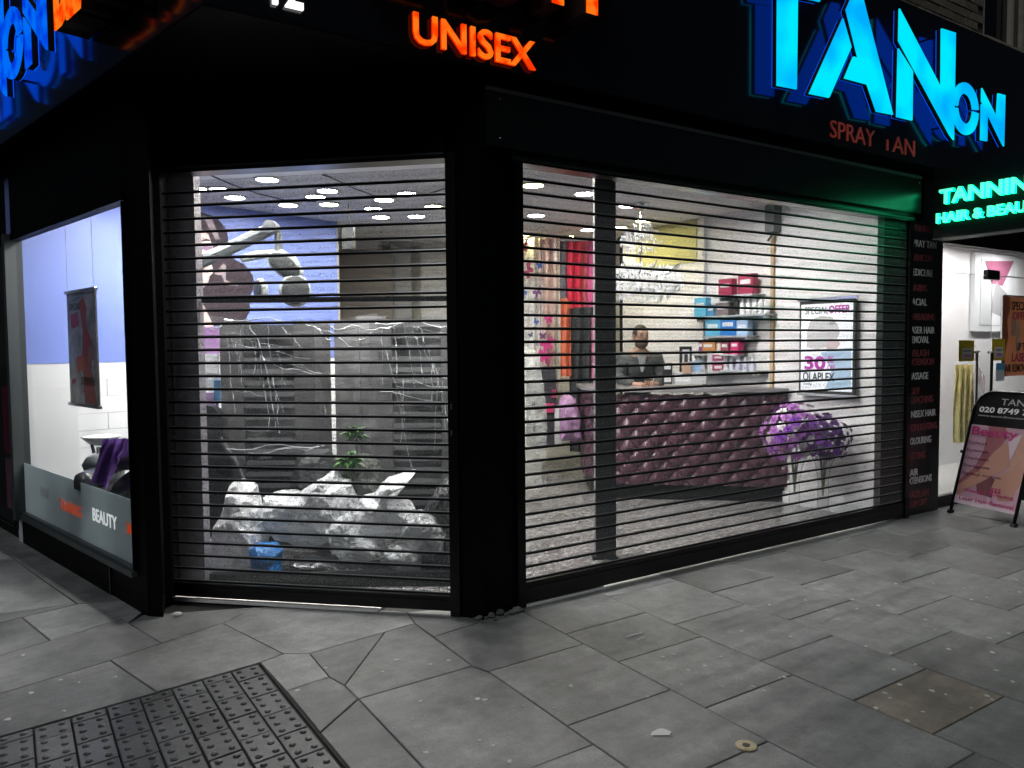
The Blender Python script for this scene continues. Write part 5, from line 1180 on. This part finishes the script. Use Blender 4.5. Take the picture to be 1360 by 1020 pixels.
for x0, y0, x1, y1 in ((1273, 452, 1294, 480), (1317, 450, 1335, 479)):
    (t0_, zb__), (t1_, zt__) = FR.on(x0, y1, .09), FR.on(x1, y0, .09); th = thing('open_card', 'yellow card reading OPEN on the ' + ('glass side panel' if x0 < 1300 else 'door leaf by the handle'), 'card', FR, (t0_, .09, zb__))
    build(MB().box(t0_, t1_, .088, .0905, zb__, zt__), 'card', YC, th); w_ = t1_ - t0_; h_ = zt__ - zb__
    build(MB().box(t0_ + .22 * w_, t1_ - .18 * w_, .0862, .0878, zb__ + .12 * h_, zb__ + .62 * h_), 'panel', WHITEP, th)
    whole, _ = text('OPEN', t0_ + .26 * w_, t1_ - .22 * w_, zb__ + .16 * h_, zb__ + .34 * h_, .0855, .086, .03); build(whole, 'lettering', MAG, th)
    whole, _ = text('CHECK IN', t0_ + .28 * w_, t1_ - .24 * w_, zb__ + .44 * h_, zb__ + .54 * h_, .0855, .086, .03); build(whole, 'lettering', BK, th)
(t0_, zb__), (t1_, zt__) = FR.on(1322, 506, .09), FR.on(1334, 482, .09); st_ = thing('door_sticker', 'small blue and white sticker below the open card on the door', 'sticker', FR, (t0_, .09, zb__))
build(MB().box(t0_, t1_, .088, .0905, zb__, zt__), 'sheet', WHITEP, st_); build(MB().box(t0_, t1_, .0865, .0878, zb__ + (zt__ - zb__) * .62, zt__), 'band', M('sticker_blue', (.1, .35, .6), .5), st_)
# poster on the door
dp = thing('door_poster', 'orange special offer laser hair removal poster behind the door glass', 'poster', FR, (5.5, .15, 1.3))
(t0_, zt__), zb__ = FR.on(1332, 393, .16), FR.on(1333, 500, .16)[1]; t1_ = t0_ + .62
build(MB().box(t0_, t1_, .16, .166, zb__, zt__), 'sheet', M('orange_poster', (.55, .22, .12), .5, var=(3, .35), emit=(.6, .2, .08), es=.12), dp)  # faint glow put into the printed sheet's colour
build(MB().box(t0_ - .012, t0_ - .001, .155, .17, zb__, zt__).box(t0_, t1_, .155, .17, zt__ + .001, zt__ + .012), 'frame', STEEL, dp)
def dpp(pts, mat): build(MB().prism([(t0_ + (t1_ - t0_) * u, zt__ + (zb__ - zt__) * w_) for u, w_ in pts], .1585, .1595), 'print', mat, dp)
dpp([(.0, .0), (.25, .0), (.28, .14), (.16, .3), (.22, .5), (.1, .75), (.18, 1), (0, 1)], M('print_rust', (.40, .11, .05), .5)); dpp([(.3, .22), (.5, .3), (.45, .5), (.3, .48)], M('print_flesh', (.62, .36, .26), .5)); dpp([(.5, .3), (.62, .35), (.6, .7), (.48, .68)], M('print_cream', (.66, .5, .36), .5))
for body_, u0, u1, wb, wt, mt in (('SPECIAL', .30, .95, .17, .06, BK), ('OFFER', .36, .95, .29, .19, PINKM), ('UP TO', .52, .9, .68, .58, BK), ('LASER', .36, .95, .82, .71, PINKM), ('HAIR REMOVAL', .04, .98, .95, .85, BK)):
    whole, _ = text(body_, t0_ + .62 * u0, t0_ + .62 * u1, zt__ + (zb__ - zt__) * wb, zt__ + (zb__ - zt__) * wt, .156, .158, .02); build(whole, 'lettering', mt, dp)
# inside the entrance
pf_ = thing('framed_picture', 'white framed picture of a pale figure on the entrance back wall', 'picture', FR, (7, 1.28, 1.5))
a = FR.on(1291, 440, 1.27); c = FR.on(1352, 342, 1.27)
build(MB().cbox(a[0], c[0], 1.25, 1.298, a[1], c[1], .01), 'frame', WHITEP, pf_)
fx = lambda u, w_: (a[0] + (c[0] - a[0]) * u, c[1] + (a[1] - c[1]) * w_)
build(MB().prism([fx(.12, .08), fx(.88, .08), fx(.88, .92), fx(.12, .92)], 1.244, 1.2495), 'mount', M('pale_print', (.62, .64, .66), .5), pf_)
build(MB().prism([fx(.2, .1), fx(.85, .06), fx(.6, .4), fx(.35, .38)], 1.240, 1.2435), 'hair_print', M('mauve_print', (.30, .10, .17), .5), pf_); build(MB().prism([fx(.45, .35), fx(.7, .5), fx(.6, .8), fx(.35, .75), fx(.4, .5)], 1.239, 1.2395), 'figure_print', M('mid_grey'), pf_)
yy = FR.P(FR.on(1280, 540, .55)[0], .55, 0).y
drape('garment', 'pale yellow gown hanging behind the glass side panel', 'garment', 1267, 484, 1294, 588, yy, M('pale_yellow_cloth', (.56, .50, .20), .8, var=(14, .35), bump=(30, .6)), 3.5, .035)
bag('grey clear garment bag beside the pale yellow one', [(1290, 620), (1288, 520), (1294, 486), (1302, 482), (1310, 500), (1312, 600), (1304, 626)], yy + .15, .15, 43., see_through('garment_film', (.5, .52, .54), .5, .2, ((9, 9, 14), .35, .8)), 'garment_bag', cat='garment', amp=.05)
el = None
for t, v in ((5.1, .7), (6.0, .7), (7.0, .7), (8.2, .7)):
    p = FR.P(t, v, 2.744)
    if el is None: el = downlight('round white downlight in the entrance ceiling', 'downlights in the entrance ceiling', M('lamp_bright', (.8, .8, .8), emit=(1, .98, .96), es=520), p)
    else: dup(el, p)
# ================================================================== A-BOARD
fa, fb = gnd(1262, 681), gnd(1346, 700)
FA = Frame((fa.x, fa.y, 0), fb - fa); WA = (fb - fa).length
def pix(P):
    d = Vector(P) - CAM; z = d.dot(FW); return (680 + F * d.dot(RT) / z, 510 - F * d.dot(UP) / z)
LEAN = min((abs(pix(FA.P(.0, k * .001 * .9, .9))[0] - 1292.5), k * .001) for k in range(0, 600))[1]
ab = thing('pavement_sign', 'black arched pavement board with pink beauty treatments poster', 'pavement sign', FA, (WA / 2, .3, 0))
def leanit(b):
    for i, p_ in enumerate(b.v): b.v[i] = Vector((p_.x, p_.y + p_.z * LEAN, p_.z))
    return b
HT = 1.10; R_ = .17
arch = [(0, .0), (0, HT - R_)] + [(R_ - R_ * cos(radians(a)), HT - R_ + R_ * sin(radians(a))) for a in range(15, 91, 15)] + [(WA - R_ + R_ * sin(radians(a)), HT - R_ + R_ * cos(radians(a))) for a in range(0, 91, 15)] + [(WA, 0)]
build(leanit(MB().tube([(t, 0, z) for t, z in arch], .015, 8)), 'front_frame', SATIN, ab, smooth=True)
ins = [(.012, .80)] + [(.0 + t, z) for t, z in arch[1:-1]] + [(WA - .012, .80)]
ins = [(min(max(t, .014), WA - .014), min(z, HT - .012)) for t, z in ins]
build(leanit(MB().prism(ins, -.002, .008)), 'header_panel', M('header_black', (.004, .004, .005), .3), ab)
build(leanit(MB().box(.014, WA - .014, -.002, .008, .10, .797)), 'poster', M('pink_poster', (.50, .30, .38), .35, var=(2.5, .15)), ab)
def ap(pts, mat, k=1, nm='print'): build(leanit(MB().prism([(.014 + (WA - .028) * u, .797 + (.10 - .797) * w_) for u, w_ in pts], -.0022 - .0012 * k, -.0021 - .0012 * (k - 1) - .0001), ), nm, mat, ab)
ap([(.30, .0), (.58, .0), (.62, .12), (.42, .5), (.30, .66), (.02, .86), (.0, .72), (.22, .52), (.30, .3)], M('print_leg_shade', (.30, .10, .12), .5)); ap([(.62, .18), (.78, .3), (.72, .5), (.40, .68), (.02, .90), (.0, .78), (.30, .56), (.48, .3)], M('print_leg', (.47, .24, .18), .5), 2)
ap([(1, .3), (1, .62), (.9, .86), (.72, .88), (.56, .74), (.60, .6), (.82, .48)], M('print_leg'), 2); ap([(.86, .06), (1, .0), (1, .3), (.84, .45), (.74, .5)], M('print_skin2', (.50, .27, .21), .5), 1); ap([(.66, .14), (.86, .06), (.76, .4)], M('poster_pale', (.66, .52, .60), .5), 3)
ap([(.30, .72), (.5, .60), (.62, .66), (.6, .86), (.35, .84)], M('print_shadow', (.16, .05, .06), .5), 1)
ap([(0, .90), (1, .97), (1, 1), (0, 1)], M('poster_pale'), 3)
def at_(body_, u0, u1, z0, z1, mat, bold=.01):
    whole, _ = text(body_, WA * u0, WA * u1, z0, z1, -.0095, -.0082, bold); build(leanit(whole), 'lettering', mat, ab)
INK = M('plum_ink', (.10, .01, .06), .5); PK = M('pink_ink', (.45, .02, .16), .5)
at_('TAN', .42, .78, .99, 1.045, M('silver_ink', (.5, .5, .5), .4), .0); 
for b_ in text('020 8749 74', WA * .10, WA * .93, .915, .965, -.0095, -.0082, .025)[1]: build(leanit(b_), 'digit', LW, ab)
at_('www.tanandbeautyon.co', .10, .95, .875, .895, M('silver_ink'), .0)
for b_ in text('Beauty', WA * .06, WA * .78, .69, .785, -.0095, -.0082, .02)[1]: build(leanit(b_), 'letter', PK, ab)
for k, (s_, w_) in enumerate((('Epilacja', .30), ('Epilation', .34), ('Depilación', .38), ('Depilazione', .42), ('Depilacja woskiem', .62))): at_(s_, .05, .05 + w_, .625 - k * .068, .655 - k * .068, INK, .0)
at_('Waxing / Threading', .14, .92, .205, .24, PK, .01); 
for u_ in (.56, .615, .67): at_('$', u_, u_ + .045, .235, .285, PK, .02)
at_('Laser Hair Removal', .10, .95, .135, .17, PK, .01)
bl_ = MB()
BV = LEAN * HT * 2
def bk(t, z): return (t, LEAN * HT + .02 + (HT - z) * LEAN * .75, z)
bl_.tube([bk(.03, .0), bk(.03, HT - .1), bk(.12, HT - .02), bk(WA - .12, HT - .02), bk(WA - .03, HT - .1), bk(WA - .03, .0)], .014, 8); build(bl_, 'rear_frame', SATIN, ab)
build(MB().prism([(.045, .12), (WA - .045, .12), (WA - .045, HT - .12), (.045, HT - .12)], 0, .006), 'rear_panel', M('header_black'), ab)
rp = bpy.data.objects['rear_panel'].data
for v in rp.vertices: z = v.co.z; v.co.y = v.co.y + LEAN * HT + .02 + (HT - z) * LEAN * .75
for t in (0, WA): build(leanit(MB().cbox(t - .02, t + .02, -.02, .02, .0, .03, .005)), 'foot', BK, ab)
build(leanit(MB().tube([(-.012, 0, .55), (-.03, 0, .55)], .016, 8)), 'hinge_knob', SATIN, ab)
# ================================================================== SMALL THINGS ON THE PAVEMENT
p = gnd(991, 991); sd_ = thing('metal_disc', 'brass coloured disc with a dark hole lying on the paving stones', 'disc', W, (p.x, p.y, .0))
build(MB().lathe((p.x, p.y, 0), [(.042, -.001), (.042, .003), (.038, .005), (.017, .0052), (.015, .004)], 24), 'rim', M('dull_brass', (.36, .31, .2), .4, metal=.5, var=(40, .3)), sd_)
build(MB().lathe((p.x, p.y, 0), [(.014, .003), (.014, .0056), (.004, .006)], 16), 'hub', BK, sd_)
p = gnd(880, 975.5)
def pap(i, j): return (p.x - .05 + .075 * i + .012 * j, p.y - .012 + .03 * j - .02 * abs(i - .5) * (j), .004 + .008 * sin(pi * i) * j + .004 * j)
tag(build(MB().grid(pap, 8, 3), 'paper_scrap', M('paper', (.92, .92, .9), .7), None, W, (p.x, p.y, .0)), 'torn scrap of white paper lying on the paving', 'litter')
for k, (x0, y0, x1, y1) in enumerate(((831, 846, 853, 840), (846, 850, 858, 846))):
    a, c = gnd(x0, y0, .004), gnd(x1, y1, .004); tag(build(MB().tube([a, (a + c) / 2 + Vector((0, 0, .002)), c], .003, 6), 'drinking_straw', M('paper'), None, W, tuple(a)), ('longer' if k == 0 else 'shorter') + ' thin white straw lying on the paving near the shutter', 'straw')
RUB = M('rubble_stone', (.12, .12, .115), .9, bump=(60, .6), rand=.4)
for k, (x, y, s) in enumerate(((636, 823, .022), (645, 822, .014), (652, 820, .026), (664, 817, .03), (672, 818, .014), (680, 816, .022), (686, 813, .028), (692, 812, .018), (640, 826, .01), (658, 824, .012), (676, 815, .012), (630, 822, .01))):
    q = gnd(x, y); b = MB().ball((0, 0, 0), 1, 7, 5); b.v = [q + Vector((v.x * s, v.y * s * .8, s * .55 + v.z * s * .6)) * 1 + v * s * .3 * noise.noise(v * 2 + Vector((k, 0, 0))) for v in b.v]
    o = build(b, 'rubble_stone', RUB, None, W, (q.x, q.y, 0)); tag(o, 'lump of broken grey mortar at the foot of the corner column', 'stone', 'broken mortar at the foot of the column')
q = gnd(236, 818); tag(build(MB().ball((q.x, q.y, .012), (.03, .015, .012), 8, 5), 'plaster_lump', M('white_stone'), None, W, (q.x, q.y, 0)), 'white crumb of plaster at the left end of the threshold', 'stone')
